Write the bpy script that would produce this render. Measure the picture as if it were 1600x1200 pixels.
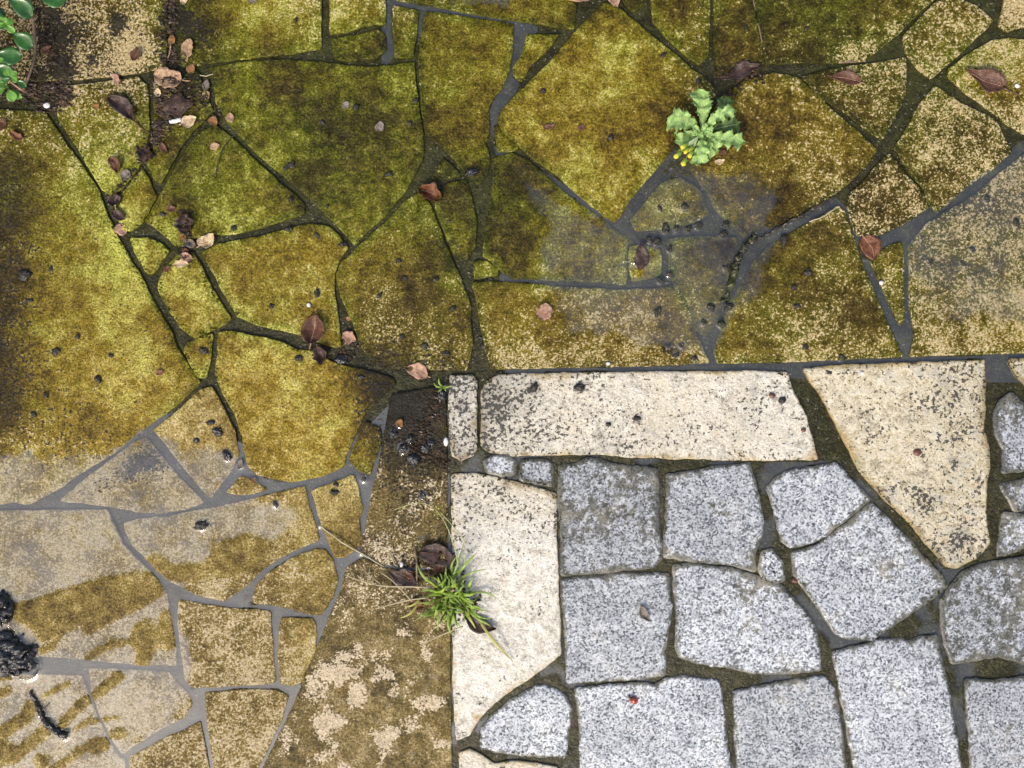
import bpy, bmesh, math, random
import numpy as np
from mathutils import Vector, geometry as mgeo

# ------------------------------------------------------------------ set-up
S = 0.0006            # metres per layout unit (one unit = 0.6 mm on the paving)
CAM_H = 1500.0        # camera height in layout units (0.9 m)
SUN_EL, SUN_AZ = math.radians(48), math.radians(204)

scene = bpy.context.scene
for o in list(bpy.data.objects):
    bpy.data.objects.remove(o)
COL = scene.collection

cam = bpy.data.objects.new('camera', bpy.data.cameras.new('camera'))
COL.objects.link(cam)
cam.location = (0, 0, CAM_H * S)
cam.data.sensor_width = 36
cam.data.lens = 36 * CAM_H / 1600
cam.data.clip_start = 0.01
cam.data.clip_end = 500
scene.camera = cam

world = bpy.data.worlds.new('World')
scene.world = world
world.use_nodes = True
wn = world.node_tree.nodes
wl = world.node_tree.links
bg = wn.get('Background') or wn.new('ShaderNodeBackground')
sky = wn.new('ShaderNodeTexSky')
sky.sky_type = 'NISHITA'
sky.sun_disc = False
sky.sun_elevation = SUN_EL
sky.sun_rotation = SUN_AZ
sky.dust_density = 5.0
sky.air_density = 1.0
sky.ozone_density = 1.0
wl.new(sky.outputs['Color'], bg.inputs['Color'])
bg.inputs['Strength'].default_value = 0.15

sl = bpy.data.lights.new('sun', 'SUN')
sl.energy = 1.5
sl.angle = math.radians(10)
sl.color = (1.0, 0.93, 0.82)
sun = bpy.data.objects.new('sun', sl)
COL.objects.link(sun)
sd = Vector((math.sin(SUN_AZ) * math.cos(SUN_EL), math.cos(SUN_AZ) * math.cos(SUN_EL), math.sin(SUN_EL)))
sun.rotation_euler = sd.to_track_quat('Z', 'Y').to_euler()
sun.location = (0, 0, 3)

scene.view_settings.view_transform = 'Standard'
scene.view_settings.look = 'None'
scene.view_settings.exposure = 0.32
scene.view_settings.gamma = 1.0
scene.view_settings.use_curve_mapping = False
scene.render.engine = 'CYCLES'
scene.cycles.max_bounces = 4
scene.cycles.diffuse_bounces = 3
scene.cycles.glossy_bounces = 2
scene.cycles.caustics_reflective = False
scene.cycles.caustics_refractive = False
scene.cycles.transparent_max_bounces = 12

rng = np.random.default_rng(7)
random.seed(7)

# ------------------------------------------------------------------ numeric helpers
def W(x, y, z=0.0):
    return ((x - 800) * S, (600 - y) * S, z * S)

def at(px, py, z):
    """layout point that lies at height z and is seen where the paving point (px, py) is"""
    k = (CAM_H - z) / CAM_H
    return (800 + (px - 800) * k, 600 + (py - 600) * k, z)

def _hash(ix, iy, seed):
    h = (ix.astype(np.int64) * 374761393 + iy.astype(np.int64) * 668265263 + seed * 974634777) & 0x7fffffff
    h = ((h ^ (h >> 13)) * 1274126177) & 0x7fffffff
    h = (h ^ (h >> 16)) & 0xffffff
    return h / float(0xffffff)

def vnoise(x, y, scale, seed=0):
    x = np.asarray(x, float) / scale; y = np.asarray(y, float) / scale
    ix = np.floor(x); iy = np.floor(y); fx = x - ix; fy = y - iy
    fx = fx * fx * (3 - 2 * fx); fy = fy * fy * (3 - 2 * fy)
    a = _hash(ix, iy, seed); b = _hash(ix + 1, iy, seed); c = _hash(ix, iy + 1, seed); d = _hash(ix + 1, iy + 1, seed)
    return (a * (1 - fx) + b * fx) * (1 - fy) + (c * (1 - fx) + d * fx) * fy

def fbm(x, y, scale, seed=0, octv=3):
    r = 0; a = 1.0; t = 0
    x = np.asarray(x, float); y = np.asarray(y, float)
    for k in range(octv):
        c_, s_ = math.cos(.6 + k * 1.1 + seed * .37), math.sin(.6 + k * 1.1 + seed * .37)
        r = r + a * vnoise(x * c_ - y * s_, x * s_ + y * c_, scale / 2.13 ** k, seed + 17 * k); t += a; a *= 0.5
    return r / t

def poly_sd(px, py, poly):
    """signed distance (inside positive)"""
    px = np.asarray(px, float); py = np.asarray(py, float)
    P = np.asarray(poly, float); Q = np.roll(P, -1, 0)
    d2 = np.full(px.shape, 1e18); ins = np.zeros(px.shape, bool)
    for (x1, y1), (x2, y2) in zip(P, Q):
        ex, ey = x2 - x1, y2 - y1
        t = np.clip(((px - x1) * ex + (py - y1) * ey) / (ex * ex + ey * ey + 1e-9), 0, 1)
        d2 = np.minimum(d2, (px - x1 - t * ex) ** 2 + (py - y1 - t * ey) ** 2)
        if y1 != y2:
            c = ((y1 > py) != (y2 > py)) & (px < (x2 - x1) * (py - y1) / (y2 - y1) + x1)
            ins ^= c
    d = np.sqrt(d2)
    return np.where(ins, d, -d)

def line_d(px, py, pts):
    px = np.asarray(px, float); py = np.asarray(py, float)
    d2 = np.full(px.shape, 1e18)
    for (x1, y1), (x2, y2) in zip(pts[:-1], pts[1:]):
        ex, ey = x2 - x1, y2 - y1
        t = np.clip(((px - x1) * ex + (py - y1) * ey) / (ex * ex + ey * ey + 1e-9), 0, 1)
        d2 = np.minimum(d2, (px - x1 - t * ex) ** 2 + (py - y1 - t * ey) ** 2)
    return np.sqrt(d2)

def sstep(a, b, v):
    t = np.clip((v - a) / (b - a), 0, 1)
    return t * t * (3 - 2 * t)

# ------------------------------------------------------------------ stain and growth survey of the paving, every 100 units
def table(rows):
    return np.array([[float(v) for v in r.split()] for r in rows]) / 9.0
GREEN = table([
 '3 3 4 6 5 5 6 5 4 5 5 5 6 7 5 7 4', '4 3 5 6 7 7 7 5 4 4 5 3 3 7 8 7 5', '6 7 7 6 7 8 7 5 4 4 3 2 2 4 5 5 5',
 '6 7 7 7 6 7 7 7 7 4 4 3 3 3 4 4 4', '2 5 6 5 4 3 3 5 5 4 4 4 3 3 4 4 4', '1 3 4 4 4 3 3 4 3 3 3 4 3 3 4 4 3',
 '1 2 2 3 2 2 1 3 3 3 3 3 3 2 2 3 4', '1 2 2 2 2 2 1 3 3 3 3 3 3 2 2 3 4', '1 1 1 1 1 1 1 3 3 3 3 3 3 3 3 3 4',
 '1 1 1 1 1 1 1 3 3 3 3 3 3 3 3 4 4', '1 1 1 1 1 1 1 2 3 3 3 3 3 3 3 4 4', '1 1 1 1 1 1 1 2 3 3 3 3 3 3 3 3 3', '1 1 1 1 1 1 1 2 3 3 3 3 3 3 3 3 3'])
BRIGHT = table([
 '4 4 4 3 6 6 5 4 4 4 4 3 3 3 4 6 6', '4 4 4 3 4 4 4 4 5 5 5 3 3 4 5 5 5', '5 6 5 4 4 3 3 4 5 5 4 2 3 4 4 4 4',
 '3 6 6 4 5 3 4 3 3 5 5 3 2 3 4 4 4', '3 6 7 6 5 5 4 3 4 5 5 4 3 3 4 4 4', '3 6 7 6 5 5 4 4 5 5 6 5 3 3 4 5 6',
 '3 6 7 6 6 5 1 5 5 5 5 5 5 5 5 5 5', '3 6 6 6 6 6 3 5 5 5 5 5 5 5 5 5 5', '5 5 6 6 6 6 4 5 5 5 5 5 5 5 5 5 5',
 '5 5 5 6 6 6 5 5 5 5 5 5 5 5 5 5 5', '6 6 6 6 6 6 5 5 5 5 5 5 5 5 5 5 5', '7 7 7 7 7 6 6 5 5 5 5 5 5 5 5 5 5', '7 7 7 7 7 6 6 5 5 5 5 5 5 5 5 5 5'])
PALE = table([
 '6 6 5 1 2 4 4 2 1 1 2 2 2 1 3 6 7', '6 6 7 2 1 1 1 1 1 1 1 2 3 4 5 4 4', '4 5 4 1 1 1 1 2 1 1 1 2 3 4 4 5 5',
 '2 3 2 1 1 1 1 1 0 1 2 2 2 4 4 5 5', '2 1 1 1 1 1 2 1 1 2 2 2 2 3 4 4 4', '2 1 1 1 1 1 4 3 3 4 5 3 3 4 4 5 5',
 '1 1 1 1 1 2 0 5 5 5 5 5 5 5 5 5 5', '5 4 3 2 1 1 1 5 5 5 5 5 5 5 5 5 5', '6 6 5 4 2 1 3 5 5 5 5 5 5 5 5 5 5',
 '3 3 4 3 3 3 4 5 5 5 5 5 5 5 5 5 5', '5 5 5 4 4 3 5 5 5 5 5 5 5 5 5 5 5', '6 6 6 6 6 4 7 5 5 5 5 5 5 5 5 5 5', '6 6 6 6 6 4 7 5 5 5 5 5 5 5 5 5 5'])
DIRT = table([
 '6 6 4 5 1 1 1 1 1 1 1 3 1 1 1 1 1', '7 6 4 5 1 1 1 1 1 1 1 4 2 1 1 1 1', '4 3 4 4 1 1 1 1 1 1 1 2 2 1 1 1 1',
 '6 2 3 2 1 1 1 2 2 1 1 3 3 1 1 1 1', '6.5 3 1 2 2 2 3 2 2 2 2 2 2 1 1 1 1', '6.5 3 2 2 2 3 4 3 2 2 3 2 2 2 2 1 1',
 '6.5 4 2 2 2 2 8 6 5 3 2 2 3 2 2 5 6', '5 5 4 3 1 1 6 5 4 3 4 3 3 2 2 4 4', '1 1 1 1 1 1 3 4 4 4 4 4 2 2 4 4 4',
 '1 1 1 1 1 1 3 3 2 3 2 3 3 3 3 5 5', '1 1 1 1 1 1 1 2 1 1 1 2 2 2 3 5 5', '1 1 1 1 1 1 1 1 1 1 0 1 1 1 1 2 3', '1 1 1 1 1 1 1 1 1 0 0 0 0 1 1 1 2'])

def sample(T, x, y):
    gx = np.clip(np.asarray(x, float) / 100, 0, 15.999); gy = np.clip(np.asarray(y, float) / 100, 0, 11.999)
    ix = gx.astype(int); iy = gy.astype(int); fx = gx - ix; fy = gy - iy
    fx = fx * fx * (3 - 2 * fx); fy = fy * fy * (3 - 2 * fy)
    return (T[iy, ix] * (1 - fx) + T[iy, ix + 1] * fx) * (1 - fy) + (T[iy + 1, ix] * (1 - fx) + T[iy + 1, ix + 1] * fx) * fy

# hollows of the paving that hold water (and raised gold patches shaped as the dark reflections in them)
HOLLOWS = [
 [(985, 235), (1055, 225), (1110, 258), (1180, 262), (1225, 300), (1205, 345), (1215, 400), (1190, 465), (1150, 505), (1128, 560), (1090, 575), (1000, 545),
  (930, 525), (868, 520), (862, 460), (842, 420), (850, 350), (800, 268), (890, 318), (955, 352)],
 [(1418, 372), (1470, 318), (1600, 225), (1760, 180), (1760, 530), (1560, 505), (1470, 515), (1425, 470)],
 [(-160, 690), (10, 702), (60, 706), (110, 694), (190, 694), (235, 668), (290, 706), (350, 690), (395, 720), (350, 770), (410, 775), (480, 800), (430, 845), (380, 850),
  (300, 905), (290, 960), (300, 1050), (310, 1090), (255, 1140), (215, 1180), (170, 1300), (-160, 1300)],
 [(600, -100), (830, -100), (800, 24), (720, 14), (640, -2)],
]
HALF = [[(470, 1110), (500, 1060), (560, 1030), (640, 1010), (704, 1000), (704, 1290), (400, 1290)],
        [(585, 640), (690, 650), (700, 740), (690, 880), (600, 870), (590, 720)],
        [(320, 950), (420, 960), (425, 1060), (300, 1070)]]
REFLECT_POLY = [
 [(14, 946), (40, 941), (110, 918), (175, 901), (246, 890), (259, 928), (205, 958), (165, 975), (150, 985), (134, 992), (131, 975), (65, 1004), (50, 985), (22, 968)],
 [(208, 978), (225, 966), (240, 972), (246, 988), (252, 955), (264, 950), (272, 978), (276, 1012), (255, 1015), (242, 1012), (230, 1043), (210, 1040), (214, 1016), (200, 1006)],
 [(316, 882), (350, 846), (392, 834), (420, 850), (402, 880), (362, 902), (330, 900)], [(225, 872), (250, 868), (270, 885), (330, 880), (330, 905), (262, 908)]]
REFLECT_LINE = [([(122, 1049), (140, 1026), (170, 1008), (202, 1003)], 4), ([(98, 1132), (122, 1104), (150, 1085), (186, 1056)], 7), ([(114, 1141), (136, 1128), (182, 1122)], 3),
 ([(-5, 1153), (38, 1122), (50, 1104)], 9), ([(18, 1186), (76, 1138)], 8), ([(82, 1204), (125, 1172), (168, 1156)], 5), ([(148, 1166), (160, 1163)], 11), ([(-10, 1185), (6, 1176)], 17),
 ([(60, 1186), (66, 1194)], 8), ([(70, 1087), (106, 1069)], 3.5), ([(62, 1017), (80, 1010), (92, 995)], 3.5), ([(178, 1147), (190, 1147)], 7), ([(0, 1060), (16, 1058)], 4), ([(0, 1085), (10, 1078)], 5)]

def wetness(x, y):
    x = np.asarray(x, float); y = np.asarray(y, float)
    n = (fbm(x, y, 34, 5) - .5) * 46 + (fbm(x, y, 9, 9, 2) - .5) * 14
    w = np.zeros(x.shape)
    for p in HOLLOWS:
        w = np.maximum(w, sstep(-14, 22, poly_sd(x, y, p) + n))
    for p in HALF:
        w = np.maximum(w, .52 * sstep(-10, 30, poly_sd(x, y, p) + n) + .9 * (fbm(x, y, 26, 77) - .5) * sstep(-10, 30, poly_sd(x, y, p)))
    n2 = (fbm(x, y, 10, 31, 2) - .5) * 5
    for p in REFLECT_POLY:
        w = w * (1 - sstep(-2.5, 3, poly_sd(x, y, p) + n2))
    for p, r in REFLECT_LINE:
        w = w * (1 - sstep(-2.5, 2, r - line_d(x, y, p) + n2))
    return np.clip(w, 0, 1)

def dark_reflections(x, y):  # mask of the puddle's dark reflections, painted as gold streaks
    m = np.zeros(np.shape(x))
    for p in REFLECT_POLY: m = np.maximum(m, sstep(-2.5, 3, poly_sd(x, y, p)))
    for p, r in REFLECT_LINE: m = np.maximum(m, sstep(-2.5, 2, r - line_d(x, y, p)))
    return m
WATER = -2.0
SOAK = {8: 0.0, 13: .62, 14: .72, 15: .70}
def slab_z(x, y, seed=0):
    w = wetness(x, y) * SOAK.get(seed, 1.0)
    basin = np.zeros(np.shape(x))
    for p in HOLLOWS[:3]:
        basin = np.maximum(basin, sstep(-50, 10, poly_sd(x, y, p)))
    if SOAK.get(seed, 1.0) == 0: basin = basin * 0
    h = (0.5 + (fbm(x, y, 90, 3 + seed) - .5) * 2.0) * (1 - basin) - .75 * basin + (fbm(x, y, 18, 11) - .5) * 1.3
    return h * (1 - w) + (-3.4 + (fbm(x, y, 22, 41) - .5) * 1.5) * w

def joint_wet(x, y):
    x = np.asarray(x, float); y = np.asarray(y, float)
    J = [[(940, 300), (1000, 230), (1100, 250), (1230, 250), (1330, 350), (1450, 330), (1610, 210), (1760, 180), (1760, 610), (1560, 585), (1250, 590), (1000, 592), (800, 595), (790, 440), (880, 430), (870, 330)],
         [(-160, 660), (250, 650), (330, 700), (400, 700), (560, 690), (620, 640), (720, 640), (760, 700), (1000, 700), (1130, 900), (1200, 1000), (1320, 1010), (1340, 1300), (-160, 1300)],
         [(600, -100), (830, -100), (830, 100), (790, 160), (770, 200), (750, 190), (780, 90), (640, 40)], [(1270, 570), (1600, 550), (1600, 590), (1270, 600)]]
    w = np.zeros(x.shape)
    n = (fbm(x, y, 40, 15) - .5) * 50
    for p in J:
        w = np.maximum(w, sstep(-12, 16, poly_sd(x, y, p) + n))
    return w

# ------------------------------------------------------------------ object helpers
def link(name, me, mat=None, parent=None, loc=None):
    o = bpy.data.objects.new(name, me)
    COL.objects.link(o)
    if mat is not None and me is not None and not me.materials:
        me.materials.append(mat)
    if loc is not None:
        o.location = loc
    if parent is not None:
        o.parent = parent
    return o

def mesh_from(name, V, F, smooth=True, origin=None):
    """V in layout units (x right, y down, z up); origin is subtracted; faces are turned for the flipped y axis"""
    V = np.asarray(V, float)
    ox, oy, oz = origin if origin is not None else (800, 600, 0)
    X = np.column_stack([(V[:, 0] - ox) * S, (oy - V[:, 1]) * S, (V[:, 2] - oz) * S])
    me = bpy.data.meshes.new(name)
    me.from_pydata(X.tolist(), [], [list(f)[::-1] for f in F])
    if smooth:
        me.polygons.foreach_set('use_smooth', [True] * len(me.polygons))
    me.update()
    return me

def put_attr(me, name, arr):
    a = me.attributes.new(name, 'FLOAT_COLOR', 'POINT')
    a.data.foreach_set('color', np.asarray(arr, dtype=np.float32).ravel())

def thing(o, label, cat, group=None):
    o['label'] = label; o['category'] = cat
    if group: o['group'] = group
    return o

# ------------------------------------------------------------------ materials
class NT:
    def __init__(self, name):
        self.m = bpy.data.materials.new(name); self.m.use_nodes = True
        self.t = self.m.node_tree; self.t.nodes.clear()
        self.out = self.n('ShaderNodeOutputMaterial')
    def n(self, kind, **kw):
        nd = self.t.nodes.new(kind)
        for k, v in kw.items(): setattr(nd, k, v)
        return nd
    def l(self, a, b): self.t.links.new(a, b)
    def inp(self, sock, v):
        if isinstance(v, bpy.types.NodeSocket): self.l(v, sock)
        elif isinstance(v, (tuple, list)) and len(v) == 3 and sock.type == 'RGBA': sock.default_value = (*v, 1)
        else: sock.default_value = v
    def math(self, op, a, b=None, c=None, clamp=False):
        nd = self.n('ShaderNodeMath', operation=op, use_clamp=clamp)
        self.inp(nd.inputs[0], a)
        if b is not None: self.inp(nd.inputs[1], b)
        if c is not None: self.inp(nd.inputs[2], c)
        return nd.outputs[0]
    def step(self, v, lo, hi, a=0.0, b=1.0):
        nd = self.n('ShaderNodeMapRange', interpolation_type='SMOOTHSTEP')
        self.inp(nd.inputs['Value'], v); self.inp(nd.inputs['From Min'], lo); self.inp(nd.inputs['From Max'], hi)
        self.inp(nd.inputs['To Min'], a); self.inp(nd.inputs['To Max'], b)
        return nd.outputs[0]
    def mix(self, f, a, b, blend='MIX'):
        nd = self.n('ShaderNodeMix', data_type='RGBA', blend_type=blend)
        self.inp(nd.inputs[0], f); self.inp(nd.inputs[6], a); self.inp(nd.inputs[7], b)
        return nd.outputs[2]
    def pos(self):
        g = self.n('ShaderNodeNewGeometry')
        v = self.n('ShaderNodeVectorMath', operation='SCALE'); self.l(g.outputs['Position'], v.inputs[0]); v.inputs['Scale'].default_value = 1 / S
        return v.outputs[0]
    def noise(self, vec, size, detail=3, rough=.55, dist=0.0, off=0.0):
        nd = self.n('ShaderNodeTexNoise')
        if off:
            a = self.n('ShaderNodeVectorMath', operation='ADD'); self.l(vec, a.inputs[0]); a.inputs[1].default_value = (off, off * 1.7, off * .3); vec = a.outputs[0]
        self.l(vec, nd.inputs['Vector']); nd.inputs['Scale'].default_value = 1 / size
        nd.inputs['Detail'].default_value = detail; nd.inputs['Roughness'].default_value = rough; nd.inputs['Distortion'].default_value = dist
        return nd.outputs['Fac']
    def voro(self, vec, size, feature='F1', rand=1.0):
        nd = self.n('ShaderNodeTexVoronoi', feature=feature); self.l(vec, nd.inputs['Vector']); nd.inputs['Scale'].default_value = 1 / size
        nd.inputs['Randomness'].default_value = rand
        return nd
    def ramp(self, f, stops):
        nd = self.n('ShaderNodeValToRGB'); self.l(f, nd.inputs[0]); e = nd.color_ramp.elements
        while len(e) < len(stops): e.new(.5)
        for k, (p, c) in enumerate(stops):
            e[k].position = p; e[k].color = (*c, 1)
        return nd.outputs[0]
    def attr(self, name):
        a = self.n('ShaderNodeAttribute', attribute_name=name); s = self.n('ShaderNodeSeparateColor'); self.l(a.outputs['Color'], s.inputs[0])
        return s.outputs[0], s.outputs[1], s.outputs[2], a.outputs['Alpha']
    def bump(self, h, dist, strength=1.0, prev=None):
        b = self.n('ShaderNodeBump'); self.l(h, b.inputs['Height']); b.inputs['Distance'].default_value = dist * S; b.inputs['Strength'].default_value = strength
        if prev is not None: self.l(prev, b.inputs['Normal'])
        return b.outputs[0]
    def bsdf(self, col, rough, normal=None, spec=.5, coat=0.0, coat_rough=.08, **kw):
        p = self.n('ShaderNodeBsdfPrincipled')
        self.inp(p.inputs['Base Color'], col); self.inp(p.inputs['Roughness'], rough)
        self.inp(p.inputs['Specular IOR Level'], spec); self.inp(p.inputs['Coat Weight'], coat); self.inp(p.inputs['Coat Roughness'], coat_rough)
        if normal is not None: self.l(normal, p.inputs['Normal']); self.l(normal, p.inputs['Coat Normal'])
        for k, v in kw.items(): self.inp(p.inputs[k], v)
        self.l(p.outputs[0], self.out.inputs[0])
        return p

def mat_slab(name='algae_covered_limestone', GO=None, GR=None, ST=None):
    k = NT(name); P = k.pos()
    g, b, pale, dirt = k.attr('survey')
    n1 = k.noise(P, 4.4, 3, .72); n2 = k.noise(P, 16, 3, .65, off=41); n3 = k.noise(P, 62, 4, .62, off=87)
    nf = k.noise(P, 2.5, 0, .5, off=133)
    cen = lambda v, a: k.math('MULTIPLY', k.math('SUBTRACT', v, .5), a)
    gg = k.math('ADD', g, cen(n3, 2.2), clamp=True)
    bb = k.math('ADD', b, k.math('ADD', cen(n3, 1.2), k.math('ADD', cen(n2, .85), cen(n1, .75))), clamp=True)
    gold = k.ramp(bb, GO or [(0, (.014, .009, .002)), (.28, (.070, .046, .004)), (.56, (.215, .145, .011)), (1, (.52, .40, .11))])
    green = k.ramp(bb, GR or [(0, (.008, .009, .001)), (.28, (.028, .031, .002)), (.56, (.108, .110, .004)), (1, (.44, .44, .075))])
    algae = k.mix(gg, gold, green)
    grain = k.step(nf, .22, .80, .58, 1.5)
    gm = k.n('ShaderNodeCombineColor'); [k.l(grain, gm.inputs[i]) for i in range(3)]
    algae = k.mix(1.0, algae, gm.outputs[0], 'MULTIPLY')
    stone = k.ramp(k.math('ADD', k.math('MULTIPLY', n1, .5), k.math('MULTIPLY', nf, .5)), ST or [(.28, (.26, .175, .075)), (.48, (.45, .335, .165)), (.70, (.70, .58, .37))])
    # bare stone shows through the algae in grains and worn patches
    sp = k.math('ADD', cen(n1, .55), k.math('ADD', cen(nf, .16), k.math('ADD', cen(n2, .26), cen(n3, .34))))
    pm = k.step(k.math('SUBTRACT', sp, k.math('SUBTRACT', .185, k.math('MULTIPLY', pale, .325))), -.03, .05)
    col = k.mix(k.math('MULTIPLY', pm, .86), algae, stone)
    # black grit caught in the pits of the stone
    d1 = k.noise(P, 5.0, 2, .7, off=201)
    dsum = k.math('ADD', k.math('MULTIPLY', d1, .66), k.math('MULTIPLY', n2, .34))
    dm = k.step(k.math('SUBTRACT', dsum, k.math('SUBTRACT', .70, k.math('MULTIPLY', dirt, .26))), -.015, .035)
    col = k.mix(k.math('MULTIPLY', dm, .93), col, (.015, .012, .008))
    h = k.math('ADD', k.math('MULTIPLY', n1, .8), k.math('MULTIPLY', n2, .9))
    nm = k.bump(h, 3.0, .9)
    k.bsdf(col, k.step(n2, .3, .7, .38, .62), nm, spec=.16, coat=k.step(n2, .40, .70, .0, .24), coat_rough=.06)
    return k.m

def mat_granite():
    k = NT('grey_granite'); P = k.pos()
    g, b, pale, dirt = k.attr('survey')
    wv = k.n('ShaderNodeVectorMath', operation='ADD'); k.l(P, wv.inputs[0])
    nz = k.n('ShaderNodeTexNoise'); k.l(P, nz.inputs['Vector']); nz.inputs['Scale'].default_value = 1 / 4
    ws = k.n('ShaderNodeVectorMath', operation='SCALE'); k.l(nz.outputs['Color'], ws.inputs[0]); ws.inputs['Scale'].default_value = 4.0
    k.l(ws.outputs[0], wv.inputs[1])
    v = k.voro(wv.outputs[0], 2.5); c = k.n('ShaderNodeSeparateColor'); k.l(v.outputs['Color'], c.inputs[0])
    n2 = k.noise(P, 20, 3, .6); n1 = k.noise(P, 3.4, 1, .5, off=60); n3 = k.noise(P, 70, 2, .5, off=14)
    f = k.math('ADD', k.math('MULTIPLY', c.outputs[0], .58), k.math('ADD', k.math('MULTIPLY', n2, .34), k.math('MULTIPLY', n1, .36)))
    col = k.ramp(f, [(.28, (.034, .039, .046)), (.41, (.14, .152, .168)), (.54, (.33, .352, .375)), (.71, (.54, .57, .60)), (1, (.74, .77, .79))])
    mn = k.math('ADD', k.math('MULTIPLY', k.noise(P, 11, 3, .7, off=77), .55), k.math('ADD', k.math('MULTIPLY', n3, .3), k.math('MULTIPLY', n1, .15)))
    mm = k.step(k.math('SUBTRACT', mn, k.math('SUBTRACT', .66, k.math('MULTIPLY', dirt, .36))), -.03, .09)
    col = k.mix(k.math('MULTIPLY', mm, .82), col, (.060, .054, .024))
    oi = k.n('ShaderNodeObjectInfo')
    tone = k.math('MULTIPLY', k.step(oi.outputs['Random'], 0, 1, .80, 1.10), k.step(n3, .25, .75, .80, 1.12))
    tg = k.n('ShaderNodeCombineColor'); k.l(tone, tg.inputs[0]); k.l(tone, tg.inputs[1]); k.l(tone, tg.inputs[2])
    col = k.mix(1.0, col, tg.outputs[0], 'MULTIPLY')
    warm = k.step(k.math('ADD', k.math('MULTIPLY', n3, .6), k.math('MULTIPLY', n2, .4)), .52, .70)
    col = k.mix(k.math('MULTIPLY', warm, .28), col, (.50, .43, .30))
    nm = k.bump(k.math('ADD', k.math('MULTIPLY', n2, 1.0), k.math('MULTIPLY', c.outputs[0], .35)), 2.6, .75)
    k.bsdf(col, .40, nm, spec=.35, coat=.22, coat_rough=.10)
    return k.m

def mat_edging():
    k = NT('cream_sandstone'); P = k.pos()
    g, b, pale, dirt = k.attr('survey')
    n1 = k.noise(P, 4.2, 3, .7); n2 = k.noise(P, 15, 4, .7, off=51); n3 = k.noise(P, 52, 4, .65, off=99); nf = k.noise(P, 2.6, 0, .5, off=12)
    cen = lambda v, a: k.math('MULTIPLY', k.math('SUBTRACT', v, .5), a)
    f = k.math('ADD', .53, k.math('ADD', cen(n1, .55), k.math('ADD', cen(n2, .85), k.math('ADD', cen(n3, .55), cen(nf, .22)))), clamp=True)
    clean = k.ramp(f, [(.22, (.17, .155, .115)), (.40, (.47, .435, .35)), (.56, (.72, .68, .585)), (.8, (.90, .88, .82))])
    stain = k.ramp(f, [(.18, (.13, .095, .035)), (.36, (.36, .29, .155)), (.52, (.60, .525, .36)), (.8, (.82, .78, .65))])
    st = k.step(k.math('ADD', g, k.math('ADD', cen(n3, 1.5), cen(n2, .7))), .15, .85)
    col = k.mix(st, clean, stain)
    # olive and rust growth, thickest along the rims
    edge = k.step(k.math('ADD', b, k.math('ADD', cen(n2, 1.4), cen(n3, .9))), .34, .85)
    col = k.mix(k.math('MULTIPLY', edge, .82), col, k.mix(k.step(n3, .35, .65), (.17, .135, .02), (.38, .24, .05)))
    # grey weathered clouds and black pores
    cloud = k.step(k.math('ADD', k.math('MULTIPLY', n3, .55), k.math('ADD', k.math('MULTIPLY', n2, .45), k.math('MULTIPLY', dirt, .26))), .60, .80)
    col = k.mix(k.math('MULTIPLY', cloud, .55), col, (.13, .125, .115))
    d1 = k.noise(P, 5.0, 2, .6, off=201); d2 = k.noise(P, 46, 2, .5, off=301)
    dsum = k.math('ADD', k.math('MULTIPLY', d1, .72), k.math('MULTIPLY', d2, .28))
    dm = k.step(k.math('SUBTRACT', dsum, k.math('SUBTRACT', .650, k.math('MULTIPLY', dirt, .17))), -.012, .03)
    col = k.mix(k.math('MULTIPLY', dm, .92), col, (.030, .028, .022))
    v = k.voro(P, 58); c = k.n('ShaderNodeSeparateColor'); k.l(v.outputs['Color'], c.inputs[0])
    dots = k.math('MULTIPLY', k.step(k.math('ADD', v.outputs['Distance'], k.math('MULTIPLY', n2, .05)), .055, .095, 1, 0), k.step(c.outputs[1], .62, .64))
    col = k.mix(k.math('MULTIPLY', dots, .8), col, (.15, .055, .055))
    nm = k.bump(k.math('ADD', k.math('MULTIPLY', n2, 1.0), k.math('MULTIPLY', n1, .7)), 3.2, .85)
    k.bsdf(col, .5, nm, spec=.35, coat=.12, coat_rough=.16)
    return k.m

def mat_mortar():
    k = NT('silty_mortar'); P = k.pos()
    g, b, pale, dirt = k.attr('survey')
    n1 = k.noise(P, 4.0, 2, .7); n2 = k.noise(P, 20, 4, .7, off=12); n3 = k.noise(P, 70, 2, .5, off=50)
    f = k.math('ADD', k.math('MULTIPLY', n1, .5), k.math('MULTIPLY', n2, .5))
    mud = k.ramp(f, [(.30, (.006, .006, .002)), (.5, (.027, .026, .008)), (.72, (.092, .084, .032))])
    silt = k.ramp(f, [(.30, (.022, .020, .010)), (.5, (.080, .072, .042)), (.72, (.22, .19, .12))])
    col = k.mix(k.step(k.math('ADD', pale, k.math('MULTIPLY', k.math('SUBTRACT', n3, .5), .5)), .15, .85), mud, silt)
    moss = k.step(k.math('ADD', k.math('MULTIPLY', n2, .6), k.math('MULTIPLY', g, .35)), .45, .62)
    col = k.mix(k.math('MULTIPLY', moss, .5), col, (.040, .046, .008))
    sp = k.step(k.noise(P, 4.2, 1, .5, off=400), .70, .74)
    col = k.mix(k.math('MULTIPLY', sp, .7), col, (.26, .25, .2))
    nm = k.bump(k.math('ADD', k.math('MULTIPLY', n1, .6), k.math('MULTIPLY', n2, 1.0)), 3.4, .8)
    k.bsdf(col, k.step(n2, .3, .7, .28, .6), nm, spec=.2, coat=.07, coat_rough=.08)
    return k.m

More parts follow.
